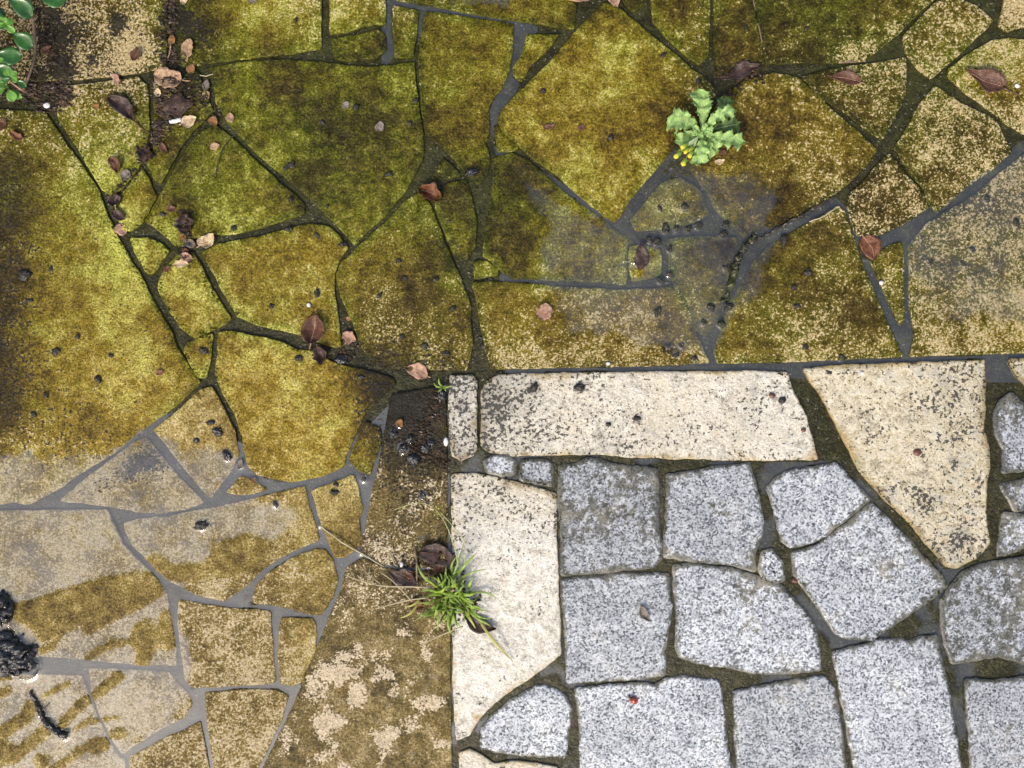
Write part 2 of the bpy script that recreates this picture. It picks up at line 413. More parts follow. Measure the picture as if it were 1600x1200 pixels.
WATER_F0 = .12
def mat_water(name='still_water', lo=.02, hi=.06):
    k = NT(name); P = k.pos()
    n = k.noise(P, 60, 2, .5); n2 = k.noise(P, 9, 2, .5, off=22)
    nm = k.bump(k.math('ADD', k.math('MULTIPLY', n, 1.0), k.math('MULTIPLY', n2, .12)), 1.2, .4)
    ge = k.n('ShaderNodeNewGeometry'); dt = k.n('ShaderNodeVectorMath', operation='DOT_PRODUCT'); k.l(nm, dt.inputs[0]); k.l(ge.outputs['Incoming'], dt.inputs[1])
    cs = k.math('SUBTRACT', 1.0, k.math('ABSOLUTE', dt.outputs['Value']), clamp=True)
    fres = k.math('ADD', WATER_F0, k.math('MULTIPLY', k.math('POWER', cs, 5.0), 1 - WATER_F0), clamp=True)
    # where the film thins out it breaks up over the grain of the stone
    dep = k.n('ShaderNodeAttribute', attribute_name='depth').outputs['Fac']
    film = k.step(k.math('ADD', dep, k.math('MULTIPLY', k.math('SUBTRACT', k.noise(P, 7, 2, .6, off=70), .5), 1.6)), -.2, 1.5)
    fres = k.math('MULTIPLY', fres, film)
    tr = k.n('ShaderNodeBsdfTransparent'); tr.inputs['Color'].default_value = (.97, .975, .96, 1)
    gl = k.n('ShaderNodeBsdfGlossy'); gl.inputs['Roughness'].default_value = .015; k.l(nm, gl.inputs['Normal'])
    mx = k.n('ShaderNodeMixShader'); k.l(fres, mx.inputs[0]); k.l(tr.outputs[0], mx.inputs[1]); k.l(gl.outputs[0], mx.inputs[2])
    k.l(mx.outputs[0], k.out.inputs[0])
    # pale diffuse veil: the sky's reflection painted into the water colour
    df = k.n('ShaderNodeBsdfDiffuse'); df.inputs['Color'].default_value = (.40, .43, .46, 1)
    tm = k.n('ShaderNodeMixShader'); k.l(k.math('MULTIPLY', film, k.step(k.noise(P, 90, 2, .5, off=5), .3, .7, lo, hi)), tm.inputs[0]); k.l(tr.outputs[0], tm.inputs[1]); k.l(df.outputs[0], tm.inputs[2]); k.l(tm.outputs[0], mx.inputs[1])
    return k.m

def mat_simple(name, stops, size=8, rough=.45, spec=.5, coat=0.0, coat_rough=.1, bump=1.0, det=3, **kw):
    k = NT(name); P = k.pos()
    n = k.noise(P, size, det, .6); n2 = k.noise(P, size / 3.2, 2, .6, off=33)
    f = k.math('ADD', k.math('MULTIPLY', n, .6), k.math('MULTIPLY', n2, .4))
    col = k.ramp(f, stops)
    k.bsdf(col, rough, k.bump(f, bump, .8), spec=spec, coat=coat, coat_rough=coat_rough, **kw)
    return k.m

M = {}
M['slab'] = mat_slab()
M['slab_tan'] = mat_slab('tan_limestone', [(0, (.020, .013, .004)), (.28, (.080, .053, .012)), (.56, (.215, .150, .034)), (1, (.52, .41, .17))], [(0, (.016, .012, .003)), (.28, (.066, .050, .008)), (.56, (.19, .145, .022)), (1, (.48, .40, .14))],
    [(.28, (.26, .19, .095)), (.48, (.42, .33, .19)), (.70, (.60, .51, .35))])
M['slab_brown'] = mat_slab('flaking_brown_limestone', [(0, (.013, .010, .004)), (.28, (.056, .041, .014)), (.56, (.165, .118, .036)), (1, (.42, .33, .18))], [(0, (.012, .010, .004)), (.28, (.052, .040, .010)), (.56, (.15, .108, .022)), (1, (.40, .31, .13))],
    [(.28, (.30, .225, .13)), (.48, (.54, .435, .285)), (.70, (.78, .68, .50))]); M['granite'] = mat_granite(); M['edging'] = mat_edging(); M['mortar'] = mat_mortar(); M['water'] = mat_water(); M['sky_veiled_water'] = mat_water('sky_veiled_water', .06, .15)
def tones(c, lo=.5, hi=1.6):
    return [(.3, tuple(v * lo for v in c)), (.5, c), (.7, tuple(min(1, v * hi) for v in c))]
for nm, c, kw in [
    ('leaf_tan', (.36, .235, .135), {}), ('leaf_pale', (.55, .41, .25), {}), ('leaf_pink', (.36, .215, .145), {}), ('leaf_orange', (.25, .125, .045), {}),
    ('leaf_redbrown', (.115, .050, .027), dict(coat=.5)), ('leaf_dark', (.048, .026, .018), dict(coat=.6)), ('leaf_plum', (.060, .036, .029), dict(coat=.6)),
    ('leaf_gloss', (.12, .055, .032), dict(coat=.8)), ('leaf_grey', (.17, .14, .115), dict(coat=.3)), ('leaf_rust', (.15, .058, .024), dict(coat=.3))]:
    kw = {kk: vv * .35 for kk, vv in kw.items()}
    M[nm] = mat_simple(nm, tones(c, .32, 1.9), 6, .5, bump=2.2, spec=.35, **kw)
M['straw'] = mat_simple('dry_straw', tones((.42, .36, .22), .7, 1.4), 10)
M['twig'] = mat_simple('bark_twig', tones((.20, .14, .09)), 6)
M['darktwig'] = mat_simple('wet_dark_twig', tones((.045, .035, .02)), 6, .3, coat=.4)
M['mossytwig'] = mat_simple('mossy_twig', [(.35, (.02, .016, .008)), (.55, (.045, .05, .006)), (.7, (.13, .14, .015))], 9, .5, coat=.3)
M['black'] = mat_simple('wet_black_mud', tones((.009, .0085, .008), .4, 2.2), 6, .3, spec=.5, coat=.7, coat_rough=.05, bump=3.0)
M['silt_lump'] = mat_simple('olive_silt_lump', tones((.022, .020, .007), .4, 2.0), 5, .5, coat=.2, coat_rough=.1, bump=2.5)
M['grit'] = mat_simple('dark_grit', tones((.020, .016, .010), .4, 2.2), 4, .5, coat=.2, bump=2.0)
M['white'] = mat_simple('white_chip', tones((.75, .74, .70), .85, 1.1), 6)
M['shrub_dark'] = mat_simple('glossy_evergreen_leaf', tones((.035, .125, .020), .7, 1.6), 14, .3, spec=.5, coat=.5, coat_rough=.12, bump=.5)
M['shrub_light'] = mat_simple('young_evergreen_leaf', tones((.12, .29, .03), .75, 1.3), 9, .4, coat=.2, bump=.5)
M['weed'] = mat_simple('dull_weed_leaf', tones((.27, .42, .13), .42, 1.8), 7, .5, spec=.3, bump=1.6)
M['weed_dark'] = mat_simple('shaded_weed_leaf', tones((.10, .165, .05), .65, 1.4), 7, .5, spec=.3, bump=1.2)
M['weed_rib'] = mat_simple('pale_weed_rib', tones((.42, .52, .27), .8, 1.2), 7)
M['bud'] = mat_simple('green_flower_bud', tones((.20, .30, .03), .8, 1.3), 4)
M['yellow'] = mat_simple('yellow_petals', tones((.70, .55, .02), .85, 1.15), 4)
M['grass'] = mat_simple('green_grass_blade', tones((.22, .33, .045), .45, 1.7), 16, .45, spec=.4, coat=.1, bump=.3)
M['seed_straw'] = mat_simple('green_seed_stalk', tones((.40, .42, .17), .8, 1.3), 12, .5)
M['grass_yellow'] = mat_simple('yellowing_grass_blade', tones((.36, .36, .07), .7, 1.3), 12, .5)
M['shell_red'] = mat_simple('red_wing_case', tones((.42, .035, .012), .85, 1.2), 6, .25, coat=.6, bump=.2)
M['shell_black'] = mat_simple('black_beetle_shell', tones((.012, .011, .011)), 4, .25, coat=.5, bump=.2)
M['litter'] = mat_simple('rotten_leaf_flakes', [(.3, (.008, .006, .004)), (.50, (.030, .018, .010)), (.64, (.10, .055, .028)), (.78, (.24, .16, .09))], 16, .5, spec=.3, coat=.12)
M['red_stone'] = mat_simple('red_brown_pebble', tones((.13, .05, .035)), 5, .4, coat=.3)

# ------------------------------------------------------------------ the paving
SLABS = [
 [(-80,-80),(262,-80),(258,106),(215,112),(115,123),(40,126),(-80,140)],
 [(276,-80),(500,-80),(501,75),(450,83),(400,88),(340,97),(285,104)],
 [(515,-80),(601,-80),(601,38),(585,36),(560,42),(540,50),(516,53)],
 [(520,62),(560,55),(590,47),(600,52),(603,75),(590,90),(570,92),(545,95),(522,90)],
 [(615,10),(654,18),(650,50),(645,88),(618,90),(615,50)],
 [(615,-80),(905,-80),(898,15),(896,44),(860,40),(803,31),(740,20),(690,10),(650,3),(618,-2)],
 [(665,18),(735,28),(802,38),(799,80),(795,110),(785,135),(770,152),(763,172),(764,200),(758,225),(765,250),(760,275),(748,290),(735,275),(715,255),(690,228),(665,207),(661,180),(657,130),(655,90),(661,50)],
 [(824,54),(872,54),(862,70),(830,100),(815,128),(803,118),(802,105),(817,85)],
 [(943,5),(960,8),(1010,50),(1065,95),(1110,132),(1120,143),(1110,158),(1075,200),(1045,240),(1010,280),(985,310),(968,338),(960,346),(945,338),(910,308),(870,272),(835,248),(805,222),(785,205),(778,190),(785,172),(805,150),(835,122),(870,85),(905,45)],
 [(774,196),(790,212),(810,230),(800,235),(778,236)],
 [(772,248),(800,240),(822,250),(850,272),(882,302),(930,335),(965,362),(980,372),(980,400),(977,444),(950,441),(912,438),(870,437),(825,434),(803,435),(785,425),(768,408),(755,400),(758,370),(765,325),(772,285)],
 [(742,408),(760,408),(778,420),(776,430),(742,436)],
 [(740,442),(790,441),(830,444),(867,447),(962,453),(1020,452),(1045,448),(1062,456),(1077,485),(1092,530),(1108,566),(1050,569),(960,572),(860,574),(768,576),(760,545),(750,500),(745,470)],
 [(985,385),(1005,383),(1030,390),(1034,405),(1033,428),(1015,433),(990,438),(984,420)],
 [(1044,374),(1080,370),(1120,369),(1150,371),(1153,384),(1144,412),(1138,450),(1130,472),(1116,510),(1105,526),(1086,513),(1067,466),(1057,450),(1047,421)],
 [(986,343),(1005,322),(1022,300),(1040,283),(1062,278),(1085,290),(1098,305),(1108,335),(1088,346),(1038,357),(995,359)],
 [(1130,150),(1165,125),(1210,114),(1248,122),(1300,172),(1340,205),(1370,235),(1355,255),(1325,287),(1298,306),(1250,335),(1200,358),(1165,368),(1140,350),(1118,325),(1105,295),(1085,270),(1075,250),(1085,225),(1110,185)],
 [(1118,-80),(1172,-80),(1177,0),(1187,60),(1193,97),(1150,106),(1122,116),(1116,60)],
 [(1176,-80),(1475,-80),(1458,0),(1440,15),(1410,45),(1375,75),(1350,93),(1310,96),(1250,98),(1198,98),(1190,60),(1181,0)],
 [(1015,-80),(1108,-80),(1108,30),(1106,85),(1092,100),(1070,85),(1045,60),(1022,35),(1018,10)],
 [(965,-80),(1003,-80),(1004,8),(990,17),(978,8),(968,-10)],
 [(1253,120),(1300,108),(1360,100),(1414,91),(1415,140),(1408,163),(1378,217),(1362,207),(1320,175),(1280,148)],
 [(1465,2),(1500,-2),(1525,10),(1551,32),(1542,43),(1500,82),(1455,122),(1440,112),(1418,83),(1412,57),(1437,30)],
 [(1574,-80),(1680,-80),(1680,35),(1600,40),(1575,48),(1562,40),(1570,0)],
 [(1490,-80),(1560,-80),(1555,-12),(1510,-14)],
 [(1482,108),(1510,88),(1550,64),(1580,60),(1680,75),(1680,168),(1614,212),(1600,206),(1575,193),(1550,173),(1512,146),(1484,120)],
 [(1462,135),(1500,160),(1557,190),(1565,212),(1582,236),(1545,268),(1505,297),(1482,318),(1465,330),(1450,315),(1445,297),(1412,252),(1400,230),(1425,187),(1440,160)],
 [(1390,240),(1412,268),(1440,300),(1450,325),(1407,352),(1362,371),(1340,367),(1332,350),(1325,320),(1330,302),(1345,288),(1370,260)],
 [(1310,322),(1320,335),(1333,372),(1350,420),(1375,482),(1397,530),(1409,556),(1330,560),(1225,564),(1122,567),(1118,550),(1125,515),(1137,482),(1160,440),(1178,410),(1200,385),(1225,371),(1267,348)],
 [(1360,408),(1378,392),(1395,382),(1410,378),(1412,440),(1412,503),(1406,508),(1395,480),(1380,448)],
 [(1422,385),(1448,352),(1480,332),(1525,304),(1565,270),(1600,242),(1680,190),(1680,548),(1600,551),(1550,552),(1422,556),(1430,525),(1423,475)],
 [(-80,165),(0,172),(70,176),(78,187),(100,222),(130,262),(153,300),(165,335),(185,372),(200,400),(215,425),(228,450),(248,487),(268,520),(276,545),(297,575),(312,597),(282,628),(225,668),(175,708),(125,738),(95,760),(42,787),(22,783),(0,787),(-80,790)],
 [(90,172),(105,135),(215,122),(230,135),(232,200),(222,248),(206,275),(190,295),(172,303),(160,295),(140,262),(112,215),(92,185)],
 [(240,128),(308,112),(322,145),(332,172),(300,205),(283,228),(266,260),(250,285),(241,278),(231,255),(240,235),(242,190)],
 [(212,278),(222,266),(232,280),(238,298),(244,306),(235,325),(222,348),(206,360),(193,360),(183,338),(180,318),(195,300)],
 [(290,235),(310,210),(338,196),(362,215),(400,253),(435,285),(460,305),(475,320),(474,333),(450,340),(420,350),(380,362),(350,366),(330,362),(300,372),(277,385),(258,368),(240,352),(228,345),(245,318),(262,285)],
 [(205,373),(232,372),(252,382),(263,392),(250,412),(240,427),(232,430),(222,412),(210,392)],
 [(278,398),(300,395),(311,412),(330,452),(360,497),(350,507),(332,515),(305,527),(282,510),(265,487),(248,450),(250,438),(262,415)],
 [(317,395),(340,383),(400,371),(442,361),(482,351),(512,354),(530,370),(543,388),(530,407),(522,427),(521,455),(527,490),(532,542),(515,540),(490,530),(470,522),(437,515),(400,506),(372,495),(352,460),(332,425)],
 [(330,108),(370,98),(400,95),(450,94),(500,98),(540,103),(580,105),(620,102),(646,98),(648,130),(654,175),(660,208),(662,240),(653,263),(635,295),(600,338),(562,371),(554,381),(545,372),(520,345),(487,312),(460,288),(430,263),(400,238),(375,212),(355,188),(340,160)],
 [(692,246),(710,264),(718,274),(690,280),(673,278),(685,262)],
 [(700,286),(728,282),(735,305),(744,345),(742,380),(732,402),(716,408),(705,385),(690,350),(682,325),(686,300)],
 [(655,302),(670,318),(680,340),(697,385),(710,415),(720,440),(730,465),(736,480),(735,510),(738,540),(732,560),(728,577),(680,577),(625,575),(585,575),(577,560),(565,540),(558,520),(545,490),(535,470),(530,450),(526,430),(535,410),(550,397),(565,382),(600,350),(635,314)],
 [(342,519),(370,519),(400,527),(440,536),(465,548),(495,551),(515,565),(540,573),(575,580),(612,591),(617,600),(600,615),(570,645),(553,682),(540,712),(536,728),(500,744),(455,751),(430,748),(402,742),(387,728),(380,685),(370,650),(347,610),(337,585),(340,555)],
 [(292,537),(318,525),(332,522),(328,560),(320,588),(310,588),(300,572),(289,550)],
 [(240,672),(270,650),(315,608),(330,606),(350,640),(366,675),(373,710),(357,740),(328,777),(310,758),(278,720),(256,692)],
 [(92,783),(120,759),(175,717),(212,690),(228,685),(248,710),(272,740),(316,785),(288,795),(250,801),(215,800),(175,792),(125,786)],
 [(354,769),(376,744),(390,750),(405,758),(416,765),(395,771),(370,773)],
 [(-80,800),(0,800),(80,799),(165,798),(178,825),(190,852),(212,875),(235,895),(246,907),(257,930),(267,970),(273,1010),(273,1040),(255,1040),(210,1038),(150,1033),(125,1030),(65,1026),(0,1025),(-80,1025)],
 [(-80,1056),(15,1056),(125,1057),(133,1080),(148,1118),(165,1155),(178,1180),(192,1190),(195,1280),(-80,1280)],
 [(138,1046),(212,1049),(262,1052),(276,1070),(294,1086),(299,1102),(288,1120),(250,1139),(212,1163),(190,1177),(176,1160),(160,1130),(143,1085)],
 [(203,1185),(250,1158),(290,1140),(312,1129),(320,1165),(326,1200),(333,1280),(200,1280)],
 [(320,1083),(360,1080),(400,1078),(435,1080),(449,1088),(440,1122),(422,1162),(403,1198),(352,1280),(347,1280),(332,1180)],
 [(280,938),(325,947),(355,951),(400,953),(422,957),(424,1000),(428,1050),(429,1065),(400,1069),(350,1072),(300,1074),(288,1060),(282,1020),(277,975)],
 [(440,966),(487,968),(492,980),(491,1020),(480,1042),(470,1065),(458,1071),(440,1067),(436,1035),(437,985)],
 [(395,940),(402,915),(418,897),(450,876),(495,858),(508,859),(518,873),(527,905),(520,930),(502,960),(490,960),(450,950),(430,945),(400,941)],
 [(193,818),(215,812),(265,808),(325,796),(400,779),(450,766),(476,760),(482,790),(493,822),(497,843),(487,848),(445,866),(408,890),(390,910),(352,938),(320,932),(295,923),(262,906),(245,891),(225,871),(205,850),(196,832)],
 [(487,768),(520,755),(552,743),(560,765),(566,795),(560,808),(562,835),(562,850),(540,870),(523,870),(512,840),(503,820),(495,790)],
 [(572,660),(595,670),(597,685),(585,717),(577,740),(562,735),(546,720),(555,695)],
 [(612,618),(640,613),(675,606),(695,611),(697,700),(698,800),(697,882),(650,886),(600,881),(566,864),(564,843),(572,830),(577,800),(582,770),(594,720),(600,685),(607,650)],
 [(541,888),(566,872),(600,889),(650,894),(700,890),(702,960),(703,1050),(704,1150),(705,1280),(380,1280),(412,1200),(445,1132),(465,1090),(483,1045),(500,1003),(520,955),(535,920)],
]
EDGING = [
 [(703,587),(738,587),(745,595),(744,650),(745,700),(740,712),(720,720),(706,712),(702,650)],
 [(753,612),(760,598),(778,586),(850,584),(960,582),(1080,581),(1180,580),(1230,584),(1236,607),(1248,630),(1260,652),(1270,690),(1277,717),(1200,719),(1130,718),(1050,716),(980,713),(935,709),(870,711),(800,712),(762,706),(752,697)],
 [(1255,577),(1300,572),(1400,568),(1480,565),(1537,563),(1539,600),(1537,670),(1545,700),(1546,730),(1541,755),(1540,800),(1542,828),(1547,848),(1524,872),(1495,887),(1478,885),(1455,858),(1440,842),(1415,812),(1385,782),(1362,757),(1340,732),(1325,700),(1300,650),(1272,603)],
 [(1577,562),(1680,555),(1680,660),(1605,605),(1587,585)],
 [(707,742),(740,741),(770,745),(800,752),(845,764),(868,772),(869,830),(872,910),(875,975),(876,1022),(850,1042),(827,1060),(800,1076),(770,1100),(748,1124),(733,1148),(714,1156),(709,1100),(708,1000),(706,880)],
 [(718,1176),(735,1172),(752,1180),(770,1193),(800,1190),(838,1193),(870,1200),(900,1280),(715,1280)],
]
SETTS = [
 [(755,720),(775,711),(797,713),(805,724),(802,740),(785,744),(762,738)],
 [(814,719),(840,718),(863,723),(864,740),(863,758),(838,756),(812,751)],
 [(872,728),(900,725),(920,715),(935,717),(955,725),(1000,730),(1026,733),(1028,780),(1028,830),(1035,850),(1032,872),(1020,884),(960,892),(878,897),(877,840),(873,780)],
 [(1042,741),(1075,738),(1112,730),(1150,728),(1172,722),(1175,740),(1185,770),(1192,815),(1187,842),(1178,868),(1180,892),(1145,883),(1100,877),(1062,875),(1038,868),(1041,800)],
 [(1200,763),(1215,745),(1235,736),(1270,730),(1305,725),(1340,760),(1358,781),(1326,805),(1298,829),(1270,848),(1235,856),(1221,846),(1212,800)],
 [(1361,786),(1390,815),(1425,850),(1470,897),(1480,915),(1450,940),(1405,970),(1362,999),(1325,997),(1305,988),(1285,955),(1255,920),(1240,895),(1237,863),(1272,854),(1302,834),(1330,810)],
 [(1192,862),(1205,858),(1222,878),(1226,905),(1215,912),(1195,905),(1186,890)],
 [(878,905),(920,900),(1000,897),(1045,896),(1048,945),(1045,980),(1038,1015),(1040,1055),(1000,1060),(940,1065),(886,1067),(885,1000),(880,950)],
 [(1053,884),(1075,880),(1112,885),(1150,890),(1178,899),(1215,912),(1235,932),(1258,955),(1273,978),(1280,1025),(1281,1046),(1245,1050),(1175,1051),(1145,1045),(1100,1037),(1062,1027),(1056,1015),(1058,975),(1055,925)],
 [(1301,1017),(1362,1004),(1405,997),(1418,1003),(1440,996),(1463,992),(1470,1025),(1483,1092),(1494,1150),(1502,1200),(1515,1280),(1345,1280),(1334,1200),(1322,1130),(1313,1080)],
 [(1468,940),(1485,915),(1505,893),(1540,880),(1600,871),(1680,862),(1680,1040),(1600,1036),(1558,1023),(1537,1028),(1487,1036),(1477,1007),(1470,970)],
 [(1509,1062),(1545,1063),(1600,1057),(1680,1053),(1680,1280),(1522,1280),(1518,1200),(1513,1125)],
 [(1146,1080),(1200,1069),(1285,1058),(1300,1070),(1308,1100),(1316,1150),(1321,1200),(1332,1280),(1155,1280),(1150,1150)],
 [(898,1075),(975,1070),(1010,1068),(1022,1072),(1042,1060),(1072,1057),(1100,1062),(1123,1065),(1128,1100),(1137,1175),(1142,1280),(912,1280),(909,1200),(906,1125)],
 [(752,1168),(752,1140),(770,1118),(800,1093),(838,1073),(860,1075),(887,1090),(893,1105),(890,1140),(882,1182),(840,1181),(800,1177)],
 [(1580,616),(1600,632),(1680,690),(1680,730),(1600,735),(1566,739),(1567,700),(1556,680),(1553,655),(1560,632)],
 [(1561,757),(1600,750),(1680,745),(1680,790),(1610,792),(1585,798),(1570,772)],
 [(1567,802),(1600,805),(1680,805),(1680,845),(1600,855),(1575,865),(1557,870),(1562,837)],
]

def resample(poly, step, jitter, seed, rnd=3.0):
    P = np.asarray(poly, float)
    # cut corners slightly so that they read as worn stone
    out = []
    n = len(P)
    for i in range(n):
        a, b, c = P[i - 1], P[i], P[(i + 1) % n]
        la = np.linalg.norm(a - b); lc = np.linalg.norm(c - b)
        d = min(rnd, la * .3, lc * .3)
        out += [b + (a - b) / la * d, b + (c - b) / lc * d]
    P = np.array(out)
    pts = []
    for i in range(len(P)):
        a, b = P[i], P[(i + 1) % len(P)]
        L = np.linalg.norm(b - a); k = max(1, int(round(L / step)))
        for t in range(k):
            pts.append(a + (b - a) * t / k)
    P = np.array(pts)
    T = np.roll(P, -1, 0) - np.roll(P, 1, 0)
    T /= np.linalg.norm(T, axis=1)[:, None] + 1e-9
    N = np.column_stack([T[:, 1], -T[:, 0]])
    j = (fbm(P[:, 0], P[:, 1], 30, seed, 3) - .5) * jitter * 2.0 + (fbm(P[:, 0], P[:, 1], 8, seed + 5, 2) - .5) * jitter * 1.3
    return P + N * j[:, None]

def area2(P):
    x, y = P[:, 0], P[:, 1]
    return np.sum(x * np.roll(y, -1) - np.roll(x, -1) * y)

def inset(P, d):
    T1 = P - np.roll(P, 1, 0); T2 = np.roll(P, -1, 0) - P
    T1 /= np.linalg.norm(T1, axis=1)[:, None] + 1e-9; T2 /= np.linalg.norm(T2, axis=1)[:, None] + 1e-9
    T = T1 + T2; T /= np.linalg.norm(T, axis=1)[:, None] + 1e-9
    N = np.column_stack([-T[:, 1], T[:, 0]])       # inward for positive (y-down clockwise) orientation
    return P + N * d

SOOT = [(85, 62, 26, .7), (76, 24, 20, .7), (98, 108, 24, .9), (60, 118, 16, .7), (186, 32, 18, .8), (181, 50, 12, .6), (118, 50, 30, .3), (145, 92, 12, .4), (275, 20, 26, .6), (300, 45, 30, .4), (290, 130, 34, .5), (330, 60, 26, .3),
        (270, 200, 26, .4), (835, 605, 10, .8), (905, 605, 11, .9), (996, 654, 9, .9), (950, 663, 8, .6), (780, 640, 26, .3), (722, 634, 12, .6), (1222, 625, 8, .5), (1170, 640, 40, .15), (764, 800, 16, .25), (730, 785, 12, .15), (800, 790, 12, .15),
        (735, 845, 20, .3), (1490, 720, 12, .4), (1440, 780, 30, .2), (1500, 840, 18, .4), (640, 640, 40, .3), (230, 722, 26, .8), (200, 735, 22, .4), (130, 775, 20, .35), (1140, 130, 30, .7), (1110, 290, 14, .4), (575, 575, 10, .7),
        (700, 560, 20, .2), (1045, 545, 16, .6), (1085, 562, 14, .6), (480, 350, 8, .3)]
def survey(x, y, tone):
    g = sample(GREEN, x, y) + tone[0]; b = sample(BRIGHT, x, y) + tone[1]; p = sample(PALE, x, y) + tone[2]; d = sample(DIRT, x, y) + tone[3]
    for sx, sy, sr, sa in SOOT:
        d = d + sa * sstep(sr * 1.3, sr * .2, np.hypot(x - sx, y - sy))
    return [np.clip(v, 0, 1.25) for v in (g, b, p, d)]

def stone(kind, poly, idx, parent, spacing, coarse=False):
    seed = idx * 13 + {'slab': 1, 'edge': 500, 'sett': 900}[kind]
    r = random.Random(seed)
    jit = {'slab': 1.5, 'edge': 1.6, 'sett': 2.6}[kind]
    P = resample(poly, 4.0 if not coarse else 12, jit, seed, 1.2 if kind != 'sett' else 1.8)
    if area2(P) < 0: P = P[::-1]
    P = inset(P, {'slab': -1.6, 'edge': -1.2, 'sett': -2.3}[kind])
    bev = {'slab': (.7, 2.2), 'edge': (.9, 3.0), 'sett': (1.4, 5.0)}[kind]
    drop = {'slab': (.8, .2), 'edge': (1.1, .3), 'sett': (1.9, .5)}[kind]
    R1 = inset(P, bev[0]); R2 = inset(R1, bev[1] - bev[0])
    lo = R2.min(0); hi = R2.max(0)
    gx, gy = np.meshgrid(np.arange(lo[0], hi[0], spacing), np.arange(lo[1], hi[1], spacing * .87))
    gx = gx + (np.arange(gx.shape[0]) % 2)[:, None] * spacing * .5
    gx = gx.ravel(); gy = gy.ravel()
    gx = gx + rng.uniform(-.2, .2, gx.size) * spacing; gy = gy + rng.uniform(-.2, .2, gy.size) * spacing
    keep = poly_sd(gx, gy, R2) > spacing * .55
    G = np.column_stack([gx[keep], gy[keep]])
    n = len(P)
    pts = [Vector(p) for p in R2] + [Vector(p) for p in G]
    vo, eo, fo, ov, _, _ = mgeo.delaunay_2d_cdt(pts, [], [list(range(n))], 1, 1e-4)
    V2 = np.array([(v.x, v.y) for v in vo])
    base = r.uniform(-.1, .5) if kind == 'slab' else r.uniform(1.4, 2.4)
    def top(A):
        if kind == 'slab':
            if coarse: return base + (fbm(A[:, 0], A[:, 1], 90, seed) - .5) * 2.0
            return slab_z(A[:, 0], A[:, 1], idx) + base
        q = base + (fbm(A[:, 0], A[:, 1], 60, seed) - .5) * 3.0 + (fbm(A[:, 0], A[:, 1], 16, seed + 3) - .5) * 2.2
        return q
    zt = top(V2); m = len(V2)
    # ring order of the boundary in the triangulation
    back = {}
    for i, src in enumerate(ov):
        for s_ in src:
            if s_ < n: back[s_] = i
    ring2 = [back[i] for i in range(n)]
    V = [(*V2[i], zt[i]) for i in range(m)]
    z0 = top(P); z1 = top(R1)
    i1 = len(V); V += [(*R1[i], z1[i] - drop[1]) for i in range(n)]
    i0 = len(V); V += [(*P[i], z0[i] - drop[0]) for i in range(n)]
    iw = len(V); V += [(*P[i], z0[i] - drop[0]) for i in range(n)]        # own vertices: a crisp arris to the wall
    ib = len(V); V += [(P[i][0], P[i][1], -45.0) for i in range(n)]
    F = [tuple(f) for f in fo]
    # orientation check so that the tops look up after the y flip
    def fa(f):
        a, b, c = (V2[f[0]], V2[f[1]], V2[f[2]])
        return (b[0] - a[0]) * (c[1] - a[1]) - (b[1] - a[1]) * (c[0] - a[0])
    F = [f if fa(f) > 0 else f[::-1] for f in F]
    for i in range(n):
        j = (i + 1) % n
        F.append((ring2[i], i1 + i, i1 + j, ring2[j])[::-1])
        F.append((i1 + i, i0 + i, i0 + j, i1 + j)[::-1])
        F.append((iw + i, ib + i, ib + j, iw + j)[::-1])
    V = np.array(V)
    cx, cy = P.mean(0)
    # mesh_from reverses every face, which is right for the mirrored y axis
    me = mesh_from(kind, V, [f for f in F], True, (cx, cy, 0))
    bm = bmesh.new(); bm.from_mesh(me); bmesh.ops.recalc_face_normals(bm, faces=bm.faces)
    bm.faces.ensure_lookup_table()
    if bm.faces[0].normal.z < 0: bmesh.ops.reverse_faces(bm, faces=bm.faces)
    bm.to_mesh(me); bm.free()
    if kind == 'slab':
        tone = (r.uniform(-.12, .12), r.uniform(-.07, .07), r.uniform(-.06, .06), r.uniform(-.05, .05))
    else:
        tone = (0, 0, 0, r.uniform(-.08, .08))
    g, b, p, d = survey(V[:, 0], V[:, 1], tone)
    if kind == 'slab' and not coarse:
        w = wetness(V[:, 0], V[:, 1])
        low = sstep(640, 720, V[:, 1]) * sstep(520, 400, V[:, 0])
        refl_ = dark_reflections(V[:, 0], V[:, 1])
        p = p * (1 - low) + low * np.clip(.42 - .12 * sstep(760, 690, V[:, 1]) + .13 * sstep(860, 960, V[:, 1]) + .08 * w - .34 * refl_, 0, 1); g = np.clip(g - .3 * low, 0, 1)  # tan stone, painted paler for reflected sky and gold for dark reflections
        b = b * (1 - low) + low * (.56 + .10 * w - .02 * refl_)
        e = sstep(16, 0, poly_sd(V[:, 0], V[:, 1], P)) * (.4 + 1.2 * fbm(V[:, 0], V[:, 1], 26, 71))
        g = np.clip(g + .38 * e * (1 - low), 0, 1)
        if idx == 59:       # stone beside the edging, soaked and dark
            k_ = sstep(760, 690, V[:, 1]); b = .12 + .40 * (1 - k_); p = p * 0 + .36 * (1 - k_) + .8 * (fbm(V[:, 0], V[:, 1], 40, 5) - .45) * (1 - k_); g = g * 0 + .12; d = np.clip(d + .10, 0, 1.2)
        if idx == 60:       # flaking slab: pale scales over brown
            q = sstep(930, 1030, V[:, 1]) * sstep(450, 560, V[:, 0] + .35 * (V[:, 1] - 1000)); f_ = fbm(V[:, 0], V[:, 1], 46, 88, 4)
            p = np.clip(.20 + q * (3.4 * (fbm(V[:, 0], V[:, 1], 30, 88, 4) - .50)) + (1 - q) * .22, 0, 1.2); b = .48 + .1 * q
        p = np.clip(p, 0, 1.2); b = np.clip(b, 0, 1)
